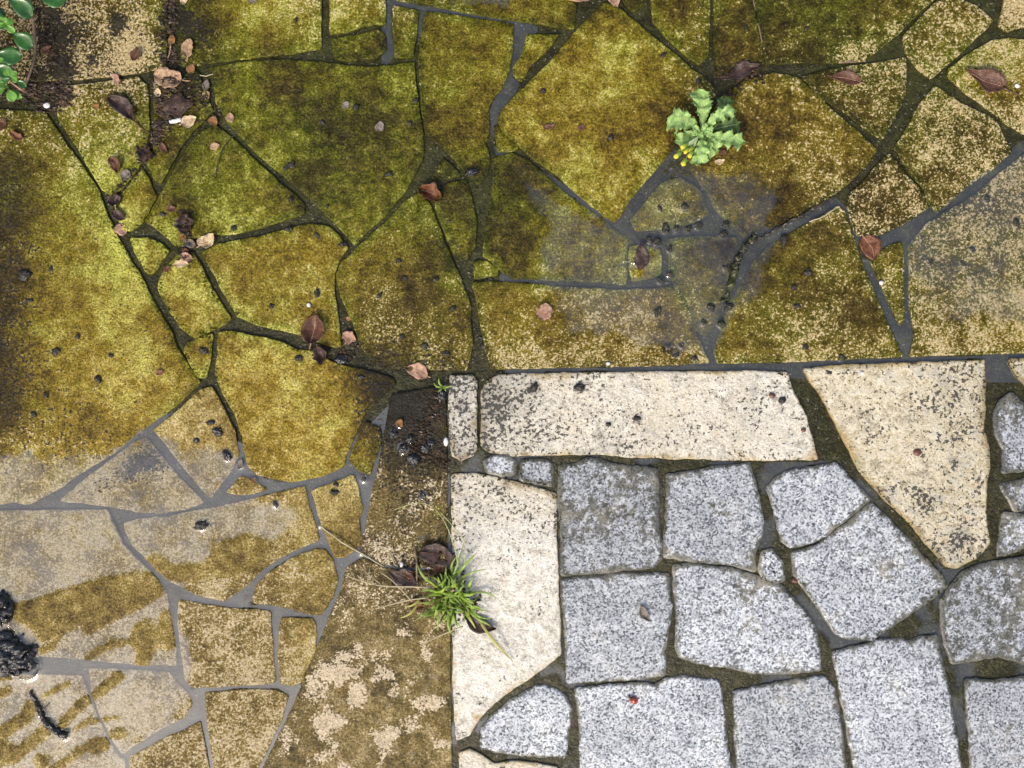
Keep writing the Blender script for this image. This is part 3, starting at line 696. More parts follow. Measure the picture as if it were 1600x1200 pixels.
    if kind == 'edge':
        e = poly_sd(V[:, 0], V[:, 1], P)
        b = .80 * np.clip(1 - e / (6 + 70 * np.clip(fbm(V[:, 0], V[:, 1], 70, 19) - .32, 0, 1)), 0, 1) * {2: 1.0, 1: .85, 3: 1.1}.get(idx, .7)          # moss and rust along the rim
        g = np.full(len(V), {0: .34, 1: .46, 2: .78, 3: .8, 4: .14, 5: .5}[idx])
        if idx == 4: g = g + .35 * sstep(850, 760, V[:, 1]); d = d + .10 * sstep(900, 770, V[:, 1])
        if idx == 2: d = d + .16
        if idx == 1: d = d + .10 + .25 * sstep(900, 760, V[:, 0]); g = g - .12 * sstep(1050, 1250, V[:, 0])
        if idx == 0: d = d + .10
        g = np.clip(g, 0, 1); d = np.clip(d, 0, 1.2)
    if kind == 'sett':
        e = poly_sd(V[:, 0], V[:, 1], P)
        d = d * 1.0 + .55 * sstep(9, 0, e)
    put_attr(me, 'survey', np.column_stack([g, b, p, d]))
    name = {'slab': 'paving_slab', 'edge': 'edging_stone', 'sett': 'granite_sett'}[kind]
    mk = {'slab': 'slab', 'edge': 'edging', 'sett': 'granite'}[kind]
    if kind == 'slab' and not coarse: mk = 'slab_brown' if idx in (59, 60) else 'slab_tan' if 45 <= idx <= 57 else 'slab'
    o = link(name, me, M[mk], parent, W(cx, cy, 0))
    return o

# mortar bed with the joints' relief, the pavement's own mesh
def grid_mesh(xs, ys, zf):
    X, Y = np.meshgrid(xs, ys); Z = zf(X, Y)
    nx, ny = len(xs), len(ys)
    V = np.column_stack([X.ravel(), Y.ravel(), Z.ravel()])
    i = np.arange(ny - 1)[:, None] * nx + np.arange(nx - 1)[None, :]
    F = np.stack([i, i + 1, i + nx + 1, i + nx], -1).reshape(-1, 4)
    return V, F
def mortar_z(x, y):
    jw = joint_wet(x, y)
    return np.minimum(-1.3, (-4.2) * (1 - jw) + (-5.0 - 2.2 * wetness(x, y)) * jw + (fbm(x, y, 40, 61) - .5) * (2.6 + 5 * jw + 5 * sstep(690, 730, y) * sstep(690, 720, x)) + (fbm(x, y, 16, 63) - .5) * 1.4 + (1.6 + 2.6 * jw) * sstep(690, 730, y) * sstep(690, 720, x))
V, F = grid_mesh(np.arange(-110, 1711, 5.0), np.arange(-110, 1311, 5.0), mortar_z)
me = mesh_from('pavement', V, F)
jw = joint_wet(V[:, 0], V[:, 1])
gran = sstep(700, 740, V[:, 1]) * sstep(690, 720, V[:, 0])
put_attr(me, 'survey', np.column_stack([sample(GREEN, V[:, 0], V[:, 1]) * (1 - .55 * gran), 0 * jw, np.clip(.08 + .26 * jw * (1 - .6 * gran) + .20 * gran, 0, 1), 0 * jw]))
pavement = link('pavement', me, M['mortar'])
pavement['kind'] = 'structure'
pavement['label'] = 'silty mortar bed showing in the joints of the wet stone paving'

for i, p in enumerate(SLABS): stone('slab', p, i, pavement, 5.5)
for i, p in enumerate(EDGING): stone('edge', p, i, pavement, 6.0)
for i, p in enumerate(SETTS): stone('sett', p, i, pavement, 6.0)

# paving that carries on outside the picture: irregular slabs round the surveyed ones
def clip_half(poly, px, py, nx, ny):
    out = []
    for k in range(len(poly)):
        a, b = poly[k], poly[(k + 1) % len(poly)]
        da = (a[0] - px) * nx + (a[1] - py) * ny; db = (b[0] - px) * nx + (b[1] - py) * ny
        if da <= 0: out.append(a)
        if (da < 0 < db) or (db < 0 < da):
            t = da / (da - db); out.append((a[0] + (b[0] - a[0]) * t, a[1] + (b[1] - a[1]) * t))
    return out
def outskirts(x0, y0, x1, y1, cell, kind, base):
    r = random.Random(base)
    seeds = []
    nx = max(1, round((x1 - x0) / cell)); ny = max(1, round((y1 - y0) / cell))
    for i in range(nx):
        for j in range(ny):
            seeds.append((x0 + (i + r.uniform(.15, .85)) * (x1 - x0) / nx, y0 + (j + r.uniform(.15, .85)) * (y1 - y0) / ny))
    for k, s in enumerate(seeds):
        poly = [(x0 + 4, y0 + 4), (x1 - 4, y0 + 4), (x1 - 4, y1 - 4), (x0 + 4, y1 - 4)]
        for q in seeds:
            if q is s or abs(q[0] - s[0]) + abs(q[1] - s[1]) > 4 * cell: continue
            dx, dy = q[0] - s[0], q[1] - s[1]; L = math.hypot(dx, dy)
            poly = clip_half(poly, (s[0] + q[0]) / 2 - dx / L * 6, (s[1] + q[1]) / 2 - dy / L * 6, dx / L, dy / L)
            if len(poly) < 3: break
        pl = [p for i_, p in enumerate(poly) if math.hypot(p[0] - poly[i_ - 1][0], p[1] - poly[i_ - 1][1]) > 8]
        if len(pl) >= 3 and abs(area2(np.array(pl))) > 3000:
            stone(kind, pl, base + k, pavement, 22, True)
outskirts(-700, -700, 2300, -86, 230, 'slab', 100)
outskirts(-700, -86, -86, 1286, 230, 'slab', 200)
outskirts(-700, 1286, 708, 1900, 230, 'slab', 300)
outskirts(708, 1286, 2300, 1900, 165, 'sett', 400)
outskirts(1686, -86, 2300, 560, 230, 'slab', 600)
outskirts(1686, 560, 2300, 1286, 165, 'sett', 700)
V, F = grid_mesh(np.linspace(-760, 2360, 40), np.linspace(-760, 1960, 36), lambda X, Y: -14 + 0 * X)
me = mesh_from('joint_bed', V, F); put_attr(me, 'survey', np.tile([.4, 0, .15, 0], (len(V), 1)))
link('joint_bed', me, M['mortar'], pavement)

kg = NT('distant_ground'); Pg = kg.pos()
ng = kg.noise(Pg, 600, 4, .6); vg = kg.voro(Pg, 260, 'DISTANCE_TO_EDGE')
cg = kg.ramp(ng, [(.3, (.09, .075, .02)), (.5, (.18, .14, .05)), (.7, (.30, .25, .14))])
cg = kg.mix(kg.step(vg.outputs['Distance'], .02, .05), (.035, .035, .018), cg)
kg.bsdf(cg, .6, kg.bump(ng, 8))
me = bpy.data.meshes.new('ground')
me.from_pydata([(-150, -150, -.012), (150, -150, -.012), (150, 150, -.012), (-150, 150, -.012)], [], [(0, 1, 2, 3)])
ground = link('ground', me, kg.m); ground['kind'] = 'structure'; ground['label'] = 'damp ground carrying on all round the paving'

# ------------------------------------------------------------------ builders for loose things
_gx = np.arange(-120, 1721, 4.0); _gy = np.arange(-120, 1321, 4.0)
_X, _Y = np.meshgrid(_gx, _gy)
HMAP = mortar_z(_X, _Y); _SZ = slab_z(_X, _Y)
for _kind, _set in (('s', SLABS), ('e', EDGING + SETTS)):
    for p in _set:
        q = np.asarray(p, float); lo = q.min(0); hi = q.max(0)
        i0, i1 = np.searchsorted(_gx, [lo[0], hi[0]]); j0, j1 = np.searchsorted(_gy, [lo[1], hi[1]])
        if i1 <= i0 or j1 <= j0: continue
        ins = poly_sd(_X[j0:j1, i0:i1], _Y[j0:j1, i0:i1], p) > 0
        HMAP[j0:j1, i0:i1][ins] = (_SZ[j0:j1, i0:i1][ins] + .4) if _kind == 's' else 1.8
def surf_z(x, y):
    """height of the stone or mortar under a point"""
    i = int(round((min(max(x, -118), 1718) + 120) / 4)); j = int(round((min(max(y, -118), 1318) + 120) / 4))
    return float(HMAP[min(j, HMAP.shape[0] - 1), min(i, HMAP.shape[1] - 1)])

def profile(kind, t):
    if kind == 'oval': return np.clip(np.sin(np.pi * np.clip(t, 0, 1) ** .85), 0, 1) ** .72
    if kind == 'pointed': return np.sin(np.pi * np.clip(t, 0, 1) ** .8) ** .85
    if kind == 'round': return np.sqrt(np.clip(1 - (2 * t - 1) ** 2, 0, 1)) ** .7
    if kind == 'spoon': return np.clip(np.sin(np.pi * t ** 1.5), 0, 1) ** .75
    if kind == 'broken': return np.sin(np.pi * t) ** .6 * (1 - .35 * (t > .72))
    if kind == 'blade': return np.clip(np.minimum(1, t * 8 + .35) * (1 - t ** 3), 0.03, 1)
    return np.sin(np.pi * t)

def leaf_mesh(length, width, kind='oval', curl=.2, crumple=.12, bend=.1, seed=0, nt=14, nw=8, ragged=.06, thick=.9, rim=0.0):
    """leaf blade along +x from its base at 0, layout units, with a creased midrib, curl and thickness"""
    r = random.Random(seed)
    t = np.linspace(0.0, 1.0, nt); u = np.linspace(-1, 1, nw)
    T, U = np.meshgrid(t, u, indexing='ij')
    w = profile(kind, T) * width / 2
    w = np.maximum(w, .25)
    rag = 1 + (vnoise(T * 9 + seed, (U > 0) * 7.0 + seed * .3, 1.0, seed) - .5) * 2 * ragged
    sway = math.sin(seed * 1.7) * .10 * length
    X = T * length
    Y = U * w * rag + sway * np.sin(np.pi * T)
    Z = curl * width * (U ** 2) * (.3 + .7 * profile('oval', T)) + bend * length * 4 * (T - .5) ** 2 - .02 * length * (1 - np.abs(U))
    Z += (fbm(T * length + seed * 31, U * width * .5, max(6, width * .45), seed, 2) - .5) * crumple * width * 1.6
    if rim: Z += rim * np.abs(U) ** 5
    n = nt * nw
    V = np.column_stack([X.ravel(), Y.ravel(), Z.ravel()])
    V = np.vstack([V, V - np.array([0, 0, thick])])
    F = []
    for i in range(nt - 1):
        for j in range(nw - 1):
            a = i * nw + j
            F.append((a, a + nw, a + nw + 1, a + 1)[::-1]); F.append((a + n, a + n + 1, a + n + nw + 1, a + n + nw)[::-1])
    loop = [j for j in range(nw)] + [i * nw + nw - 1 for i in range(1, nt)] + [(nt - 1) * nw + j for j in range(nw - 2, -1, -1)] + [i * nw for i in range(nt - 2, 0, -1)]
    for k in range(len(loop)):
        a, b = loop[k], loop[(k + 1) % len(loop)]
        F.append((a, b, b + n, a + n))
    return V, F

def tube(pts, r0, r1=None, sides=6, taper=None):
    P = np.asarray(pts, float); r1 = r0 if r1 is None else r1
    n = len(P); V = []; F = []
    T = np.gradient(P, axis=0); T /= np.linalg.norm(T, axis=1)[:, None] + 1e-9
    for i in range(n):
        t = T[i]; a = np.cross(t, (0, 0, 1.0))
        if np.linalg.norm(a) < 1e-3: a = np.cross(t, (1.0, 0, 0))
        a /= np.linalg.norm(a); b = np.cross(t, a)
        rr = r0 + (r1 - r0) * i / (n - 1)
        for k in range(sides):
            q = 2 * math.pi * k / sides
            V.append(P[i] + rr * (math.cos(q) * a + math.sin(q) * b))
    for i in range(n - 1):
        for k in range(sides):
            F.append((i * sides + k, i * sides + (k + 1) % sides, (i + 1) * sides + (k + 1) % sides, (i + 1) * sides + k))
    F.append(tuple(range(sides))[::-1]); F.append(tuple(range((n - 1) * sides, n * sides)))
    return np.array(V), F

def smooth_path(pts, n=14):
    P = np.asarray(pts, float)
    if len(P) == 2: P = np.vstack([P[0], P.mean(0), P[1]])
    d = np.r_[0, np.cumsum(np.linalg.norm(np.diff(P, axis=0), axis=1))]
    s_ = np.linspace(0, d[-1], n)
    Q = np.column_stack([np.interp(s_, d, P[:, k]) for k in range(P.shape[1])])
    for _ in range(2):
        Q[1:-1] = (Q[:-2] + 2 * Q[1:-1] + Q[2:]) / 4
    return Q

def fix_normals(me):
    bm = bmesh.new(); bm.from_mesh(me); bmesh.ops.recalc_face_normals(bm, faces=bm.faces); bm.to_mesh(me); bm.free()

def local(V, x, y, z, ang, tilt=0.0, roll=0.0):
    """turn leaf coordinates (along +x) to layout coordinates at x, y, z; ang in degrees, counter-clockwise as seen"""
    a = math.radians(ang); V = np.asarray(V, float)
    cr, sr = math.cos(roll), math.sin(roll)
    y1 = V[:, 1] * cr - V[:, 2] * sr; z1 = V[:, 1] * sr + V[:, 2] * cr; x1 = V[:, 0]
    ct, st = math.cos(tilt), math.sin(tilt)
    x2 = x1 * ct - z1 * st; z2 = x1 * st + z1 * ct
    return np.column_stack([x + x2 * math.cos(a) + y1 * math.sin(a), y - x2 * math.sin(a) + y1 * math.cos(a), z + z2])

def add(name, V, F, mat, parent=None, origin=None, smooth=True):
    """mesh object whose origin sits at 'origin' (layout units); children are placed relative to their parent"""
    o3 = origin if origin is not None else tuple(np.asarray(V).mean(0))
    me = mesh_from(name, V, F, smooth, o3); fix_normals(me)
    loc = Vector(W(*o3))
    if parent is not None: loc = loc - Vector(parent['_at'])
    o = link(name, me, mat, parent, loc)
    o['_at'] = list(loc if parent is None else Vector(parent['_at']) + loc)
    return o

def blob(x, y, z, rx, ry, rz, seed, rough=.25, nu=14, nv=9, freq=3.0):
    V = []; F = []
    for i in range(nv + 1):
        th = math.pi * i / nv
        for j in range(nu):
            ph = 2 * math.pi * j / nu
            V.append((math.sin(th) * math.cos(ph), math.sin(th) * math.sin(ph), math.cos(th)))
    V = np.array(V)
    d = 1 + (fbm(V[:, 0] * freq + seed * 3.1 + V[:, 2] * 1.3, V[:, 1] * freq - V[:, 2] * freq * .7 + seed, 1.0, seed, 3) - .5) * 2 * rough
    V = V * d[:, None] * np.array([rx, ry, rz]) + np.array([x, y, z])
    for i in range(nv):
        for j in range(nu):
            a, b = i * nu + j, i * nu + (j + 1) % nu
            F.append((a, b, b + nu, a + nu))
    return V, F

MENISCUS = []     # x, y, radius of what breaks the water surface

# ------------------------------------------------------------------ fallen leaves
# x, y (middle), length, width, direction, outline, material, curl, bend, stalk length, label
LEAVES = [
 (297, 77, 30, 20, 80, 'oval', 'leaf_tan', .12, .05, 6, 'tan speckled oval leaf, upper one right of the litter strip'),
 (265, 123, 44, 30, -8, 'round', 'leaf_tan', .15, .06, 12, 'broad tan leaf with stalk in the middle of the litter strip'),
 (298, 107, 16, 13, 60, 'oval', 'leaf_orange', .15, .05, 0, 'small orange leaf between two tan leaves at top left'),
 (249, 145, 14, 11, 100, 'pointed', 'leaf_pale', .15, .1, 0, 'small pale leaf tip just below the broad tan leaf'),
 (323, 133, 17, 12, 85, 'oval', 'leaf_grey', .2, .1, 0, 'grey brown decayed leaf, upper one by the dark joint'),
 (324, 149, 14, 11, -80, 'pointed', 'leaf_tan', .2, .1, 0, 'brown decayed leaf scrap under the grey brown leaf'),
 (297, 190, 27, 19, 22, 'pointed', 'leaf_pale', .12, .06, 4, 'pale pointed leaf lying right of the white stick stub'),
 (335, 189, 17, 14, 85, 'oval', 'leaf_orange', .2, .05, 0, 'orange brown oval leaf beside the pale pointed leaf'),
 (361, 185, 16, 12, -75, 'oval', 'leaf_pink', .15, .05, 0, 'pinkish tan oval leaf, rightmost of the top left litter'),
 (293, 162, 10, 8, 90, 'oval', 'leaf_orange', .15, .05, 0, 'tiny orange leaf lying on the dark sunken leaf'),
 (281, 167, 52, 34, 15, 'broken', 'leaf_dark', .03, .0, 0, 'large dark brown sunken leaf under the tiny orange leaf'),
 (194, 174, 56, 25, -42, 'pointed', 'leaf_plum', .30, .10, 26, 'dark curled skeleton leaf with long stalk at top left'),
 (214, 87, 22, 14, 65, 'pointed', 'leaf_redbrown', .3, .12, 0, 'red brown curled leaf on the pale top left slab'),
 (152, 166, 11, 8, 20, 'oval', 'leaf_orange', .1, .05, 0, 'tiny orange leaf left of the dark skeleton leaf'),
 (182, 126, 22, 12, -70, 'broken', 'leaf_pink', .1, .08, 0, 'pinkish broken leaf across the dark joint at top left'),
 (337, 230, 16, 12, 20, 'oval', 'leaf_tan', .05, .03, 0, 'faint brown leaf beside the long thin twig'),
 (258, 232, 20, 11, -55, 'pointed', 'leaf_redbrown', .2, .1, 0, 'dark red pointed leaf near the narrow joint at left'),
 (228, 241, 30, 22, 70, 'broken', 'leaf_dark', .35, .1, 0, 'crumpled dark brown leaf below the skeleton leaf stalk'),
 (181, 259, 28, 17, -70, 'oval', 'leaf_redbrown', .3, .1, 0, 'dark red brown leaf on the bare pale patch of stone'),
 (198, 274, 17, 15, 40, 'round', 'leaf_grey', .1, .05, 0, 'grey tan round leaf touching the dark red brown leaf'),
 (181, 312, 24, 18, 25, 'broken', 'leaf_dark', .4, .15, 0, 'crumpled wet leaf plugging the joint at far left'),
 (188, 338, 22, 17, -30, 'oval', 'leaf_dark', .2, .1, 0, 'dark brown leaf just above the pink tan round leaf'),
 (189, 360, 20, 18, -35, 'round', 'leaf_pink', .12, .05, 0, 'pink tan round leaf at the meeting of joints'),
 (292, 351, 34, 28, 95, 'broken', 'leaf_plum', .35, .12, 0, 'crumpled dark plum leaf above the litter knot'),
 (324, 375, 30, 21, 35, 'oval', 'leaf_pale', .35, .12, 6, 'pale curled leaf at the right of the litter knot'),
 (288, 371, 12, 10, 60, 'oval', 'leaf_orange', .2, .1, 0, 'small orange leaf under the crumpled plum leaf'),
 (298, 382, 20, 14, -20, 'oval', 'leaf_grey', .3, .1, 0, 'grey curled leaf in the middle of the litter knot'),
 (290, 392, 12, 9, 10, 'broken', 'leaf_rust', .2, .1, 0, 'small rust coloured leaf scrap in the litter knot'),
 (294, 402, 20, 15, -30, 'oval', 'leaf_pink', .2, .1, 0, 'tan leaf, second lowest of the litter knot'),
 (285, 414, 24, 13, 5, 'broken', 'leaf_pale', .25, .1, 0, 'pale skeleton leaf, lowest of the litter knot'),
 (263, 421, 12, 9, 40, 'oval', 'leaf_rust', .2, .1, 0, 'small orange red leaf scrap beside the forked joint'),
 (269, 326, 14, 10, 10, 'oval', 'leaf_redbrown', .2, .1, 0, 'small dark red leaf above the crumpled plum leaf'),
 (491, 514, 48, 38, 78, 'pointed', 'leaf_redbrown', .28, .12, 8, 'large red brown leaf standing over the joint near the centre'),
 (499, 556, 30, 22, -75, 'broken', 'leaf_plum', .35, .15, 0, 'folded dark red leaf below the large red brown leaf'),
 (546, 527, 24, 20, -25, 'broken', 'leaf_pink', .2, .1, 0, 'pink tan square leaf beside the round black seed'),
 (651, 582, 38, 25, 160, 'pointed', 'leaf_pink', .1, .05, 4, 'tan speckled leaf in the joint above the brown slab'),
 (545, 498, 9, 7, 0, 'oval', 'leaf_orange', .1, .05, 0, 'tiny orange leaf above the pink tan square leaf'),
 (673, 305, 38, 30, -25, 'broken', 'leaf_rust', .4, .15, 0, 'crumpled rust red leaf in the joint below the top centre slab'),
 (850, 487, 27, 23, 50, 'round', 'leaf_pink', .12, .05, 0, 'pink tan leaf alone on the wide slab above the edging'),
 (1000, 402, 40, 23, 90, 'oval', 'leaf_plum', .08, .02, 0, 'sunken plum leaf with dark rib in the centre puddle'),
 (905, -4, 46, 26, -8, 'pointed', 'leaf_pink', .15, .06, 0, 'tan leaf cut by the top edge, left of the pair'),
 (957, -2, 32, 22, -60, 'pointed', 'leaf_pink', .12, .06, 0, 'tan leaf cut by the top edge, right of the pair'),
 (1318, 127, 50, 21, 172, 'pointed', 'leaf_redbrown', .18, .08, 8, 'dark red pointed leaf on the mossy triangular slab'),
 (1537, 125, 66, 36, -24, 'spoon', 'leaf_gloss', .20, .08, 26, 'big glossy brown leaf with raised rim at the right edge'),
 (1357, 388, 42, 32, -65, 'oval', 'leaf_rust', .15, .06, 5, 'red brown oval leaf at the tip of the narrow triangular slab'),
 (1129, 240, 13, 10, 60, 'broken', 'leaf_redbrown', .2, .1, 0, 'small red leaf scrap under the flowering weed'),
 (1124, 252, 17, 9, 12, 'pointed', 'leaf_pale', .2, .1, 0, 'pale leaf scrap below the red one under the weed'),
 (651, 944, 23, 18, -20, 'broken', 'leaf_rust', .2, .08, 0, 'rust red leaf at the left of the grass tuft'),
 (684, 872, 62, 34, -20, 'oval', 'leaf_plum', .12, .05, 0, 'dull plum leaf lying behind the grass tuft'),
 (630, 903, 50, 26, 150, 'broken', 'leaf_plum', .15, .08, 0, 'rotting plum leaf mat left of the grass tuft'),
 (752, 972, 50, 24, -20, 'pointed', 'leaf_plum', .15, .06, 0, 'dark plum leaf under the right side of the grass tuft'),
 (640, 898, 22, 12, -25, 'broken', 'leaf_rust', .2, .1, 0, 'orange brown leaf scrap on the rotting plum mat'),
 (688, 888, 26, 12, 20, 'broken', 'leaf_rust', .25, .1, 0, 'orange brown leaf scrap behind the grass blades'),
 (1007, 957, 26, 14, -60, 'pointed', 'leaf_grey', .25, .1, 4, 'small brown leaf on the granite sett'),
 (858, 198, 20, 10, 8, 'oval', 'leaf_redbrown', .05, .02, 0, 'flat dark red leaf on the big diamond slab'),
 (908, 201, 13, 9, 10, 'oval', 'leaf_redbrown', .05, .02, 0, 'faint small red leaf right of the flat dark red leaf'),
 (541, 165, 14, 11, 40, 'oval', 'leaf_grey', .05, .02, 0, 'faint grey leaf, upper one on the large green slab'),
 (593, 198, 18, 15, 60, 'oval', 'leaf_grey', .05, .02, 0, 'faint grey leaf, lower one on the large green slab'),
 (251, 582, 13, 10, 20, 'oval', 'leaf_rust', .1, .05, 0, 'small red leaf alone on the golden left slab'),
 (626, 661, 14, 12, 80, 'oval', 'leaf_orange', .3, .05, 0, 'orange cupped leaf on the dark brown slab'),
 (75, 78, 18, 12, 30, 'broken', 'leaf_redbrown', .2, .1, 0, 'pinkish brown leaf beside the bare shrub twig'),
 (30, 213, 24, 12, -25, 'broken', 'leaf_rust', .2, .1, 0, 'red brown leaf scrap on the left slab below the shrub'),
 (8, 196, 22, 14, 70, 'broken', 'leaf_redbrown', .2, .1, 0, 'dark red leaf scrap at the left edge below the shrub'),
 (1163, 113, 54, 26, 20, 'broken', 'leaf_plum', .2, .1, 0, 'rotting plum leaf in the dark wet litter above the weed'),
 (375, 725, 18, 8, 70, 'pointed', 'leaf_grey', .2, .1, 0, 'small grey leaf scrap in the joint of the golden slabs'),
 (397, 751, 9, 7, -30, 'broken', 'leaf_rust', .1, .05, 0, 'tiny red leaf on the small triangular chip of stone'),
 (397, 4, 14, 8, 20, 'oval', 'leaf_grey', .2, .1, 0, 'small grey leaf at the top edge'),
 (290, 2, 16, 12, 60, 'oval', 'leaf_pale', .2, .1, 0, 'pale leaf at the top of the litter strip'),
 (268, 62, 15, 12, 80, 'oval', 'leaf_orange', .2, .1, 22, 'orange brown leaf with thin stalk hanging down the litter strip'),
]
for i, (x, y, L, wd, ang, prof, mt, curl, bend, stalk, label) in enumerate(LEAVES):
    z = max(surf_z(x, y), WATER - .6) + 1.4 + (.8 if L > 20 else .3)
    V, F = leaf_mesh(L, wd, prof, curl, .20 if curl < .3 else .34, bend, i + 3, 16 if L > 24 else 10, 9 if L > 24 else 7, .14 if prof != 'broken' else .34, .8, 2.2 if mt == 'leaf_gloss' else 0)
    V[:, 0] -= L / 2; V[:, 2] -= max(-2.0, V[:, 2].min()) * .6
    Vw = local(V, x, y, z, ang)
    o = add('fallen_leaf', Vw, F, M[mt], None, (x, y, z))
    thing(o, label, 'leaf', 'fallen leaves')
    if stalk:
        side = 1 if label.find('glossy') >= 0 or prof == 'round' or label.find('skeleton') >= 0 else -1
        e = side * L / 2
        pth = smooth_path([(e * .92, 0, 1.0), (e + side * stalk * .5, stalk * .08, .6), (e + side * stalk, -stalk * .05, .2)], 6)
        Vs, Fs = tube(pth, 1.5, .8, 5)
        add('stalk', local(Vs, x, y, z, ang), Fs, M['leaf_tan' if mt not in ('leaf_gloss', 'leaf_plum') else 'leaf_gloss'], o)
    if L >= 30:
        side = 1
        pth = [((t - .5) * L, 0, 0) for t in np.linspace(.04, .94, 8)]
        sw = math.sin((i + 3) * 1.7) * .10 * L
        pth = [(p[0], sw * math.sin(math.pi * (p[0] / L + .5)), np.interp(p[0], V[:16 * 9, 0].reshape(16, 9)[:, 4], V[:16 * 9, 2].reshape(16, 9)[:, 4]) + .35) for p in pth]
        Vs, Fs = tube(pth, .75, .4, 5)
        add('midrib', local(Vs, x, y, z, ang), Fs, M['leaf_pink' if mt in ('leaf_redbrown', 'leaf_gloss', 'leaf_rust') else 'leaf_tan'] if mt not in ('leaf_dark', 'leaf_plum') else M['leaf_redbrown'], o)
    MENISCUS.append((x, y, wd * .55))

# ------------------------------------------------------------------ seeds, grit lumps, chips
LUMPS = [  # x, y, radius, region key
 (40,431,10,'left'),(153,592,7,'left'),(88,549,6,'left'),(122,526,5,'left'),(175,556,5,'left'),(72,617,5,'left'),(53,647,5,'left'),(48,470,4.5,'left'),(80,420,4.5,'left'),
 (318,548,7,'small'),(366,357,6,'midleft'),(255,335,5,'midleft'),(340,675,9,'gold'),(330,660,7,'gold'),(355,712,10,'gold'),(307,688,6,'gold'),(315,820,11,'wide'),(430,787,6,'wide'),
 (448,262,6,'green'),(456,258,6,'green'),(557,169,6,'green'),(607,272,6,'green'),(504,192,4.5,'green'),(650,157,5,'green'),(640,193,4.5,'green'),
 (738,270,10,'tail'),(711,275,5,'tail'),
 (455,312,5,'bright'),(512,322,4.5,'green'),(452,359,6,'bright'),(496,368,5,'bright'),(535,382,6,'bright'),(496,458,8,'bright'),(424,478,5,'bright'),
 (532,563,11,'joint'),(467,560,7,'low'),(563,589,6,'low'),
 (623,408,5,'brown'),(632,435,5,'brown'),(593,463,5,'brown'),(681,437,5,'brown'),(707,482,6,'brown'),(665,541,7,'brown'),(697,552,7,'brown'),(628,526,6,'brown'),
 (752,528,6,'post'),(756,541,8,'post'),(761,440,8,'post'),(781,585,7,'post'),
 (1028,488,9,'puddle'),(1040,357,9,'puddle'),(1015,375,7,'puddle'),(1027,378,8,'puddle'),(1005,380,5,'puddle'),(1057,357,6,'puddle'),(1075,357,7,'puddle'),(1090,352,7,'puddle'),
 (1135,350,8,'puddle'),(1130,365,8,'puddle'),(1047,389,6,'puddle'),(1046,428,6,'puddle'),(1134,417,6,'puddle'),(1111,480,7,'puddle'),(1100,503,6,'puddle'),(1140,478,9,'puddle'),(1127,505,8,'puddle'),
 (1032,438,6,'puddle'),(1031,325,6,'puddle'),(1070,322,6,'puddle'),
 (1065,540,5,'rim'),(1085,560,5,'rim'),(1056,555,6,'rim'),(1044,540,5,'rim'),
 (1225,375,9,'east'),(1262,425,7,'east'),(1240,450,5,'east'),(1245,478,6,'east'),(1257,543,6,'east'),(1325,570,6,'east'),(1315,558,7,'east'),(1294,582,5,'east'),
 (1543,310,6,'far'),(1588,347,8,'far'),(1505,412,5,'far'),(1520,390,5,'far'),(1455,410,5,'far'),
 (525,757,5,'fork'),(522,770,7,'fork'),(569,747,7,'fork'),(660,773,7,'dark'),(613,678,8,'dark'),(630,700,12,'dark'),(646,718,13,'dark'),(665,700,9,'dark'),(673,692,7,'dark'),(640,686,8,'dark'),(690,617,10,'dark'),
 (835,605,8,'edge'),(905,605,8,'edge'),(996,654,6,'edge'),(950,663,5,'edge'),(1222,625,7,'edge'),
 (1036,87,6,'diamond'),(1091,127,5,'diamond'),(848,143,5,'diamond'),(954,215,5,'diamond'),(992,267,6,'diamond'),
 (1165,45,5,'top'),(463,32,5,'top2'),(1260,45,5,'top'),
]
REGION = {'left': 'small black seed lump on the big golden left slab', 'small': 'black seed lump on the small slab above the golden wedge', 'midleft': 'black seed lump near the litter knot',
 'gold': 'black mud lump on the stepped golden slab at lower left', 'wide': 'dark seed lump on the wide puddled slab at lower left', 'green': 'tiny dark seed on the large green slab', 'tail': 'glassy dark seed at the tip of the top centre slab',
 'bright': 'dark seed lump on the golden slab left of the joint leaves', 'joint': 'round black seed below the pink tan square leaf', 'low': 'small dark seed on the golden slab under the red leaves',
 'brown': 'dark seed on the brown speckled slab at the centre', 'post': 'dark seed in the joint beside the wide slab', 'puddle': 'black mud lump ringed by water in the centre puddle', 'rim': 'black grit lump at the lower rim of the centre puddle',
 'east': 'dark seed on the brown slab right of the puddle', 'far': 'dark algae lump on the flooded slab at the right edge', 'fork': 'dark seed by the forked joint above the straw', 'dark': 'glossy black mud lump on the dark brown slab',
 'edge': 'black lichen lump on the long cream edging stone', 'diamond': 'small dark seed on the big diamond slab', 'top': 'small dark seed on the top right olive slab', 'top2': 'small dark seed on the top left olive slab'}
ORD = 'leftmost,second,third,fourth,fifth,sixth,seventh,eighth,ninth,tenth,eleventh,twelfth,thirteenth,fourteenth,fifteenth,sixteenth,seventeenth,eighteenth,nineteenth,twentieth'.split(',')
def lump_label(i):
    key = LUMPS[i][3]; mates = sorted([j for j in range(len(LUMPS)) if LUMPS[j][3] == key], key=lambda j: LUMPS[j][0])
    n = len(mates); q = mates.index(i)
    if n == 1: return REGION[key]
    if n == 2: return REGION[key] + (', left of two' if q == 0 else ', right of two')
    if q == n - 1: return REGION[key] + ', rightmost one'
    return REGION[key] + ', ' + ORD[q] + (' one' if q == 0 else ' from the left')
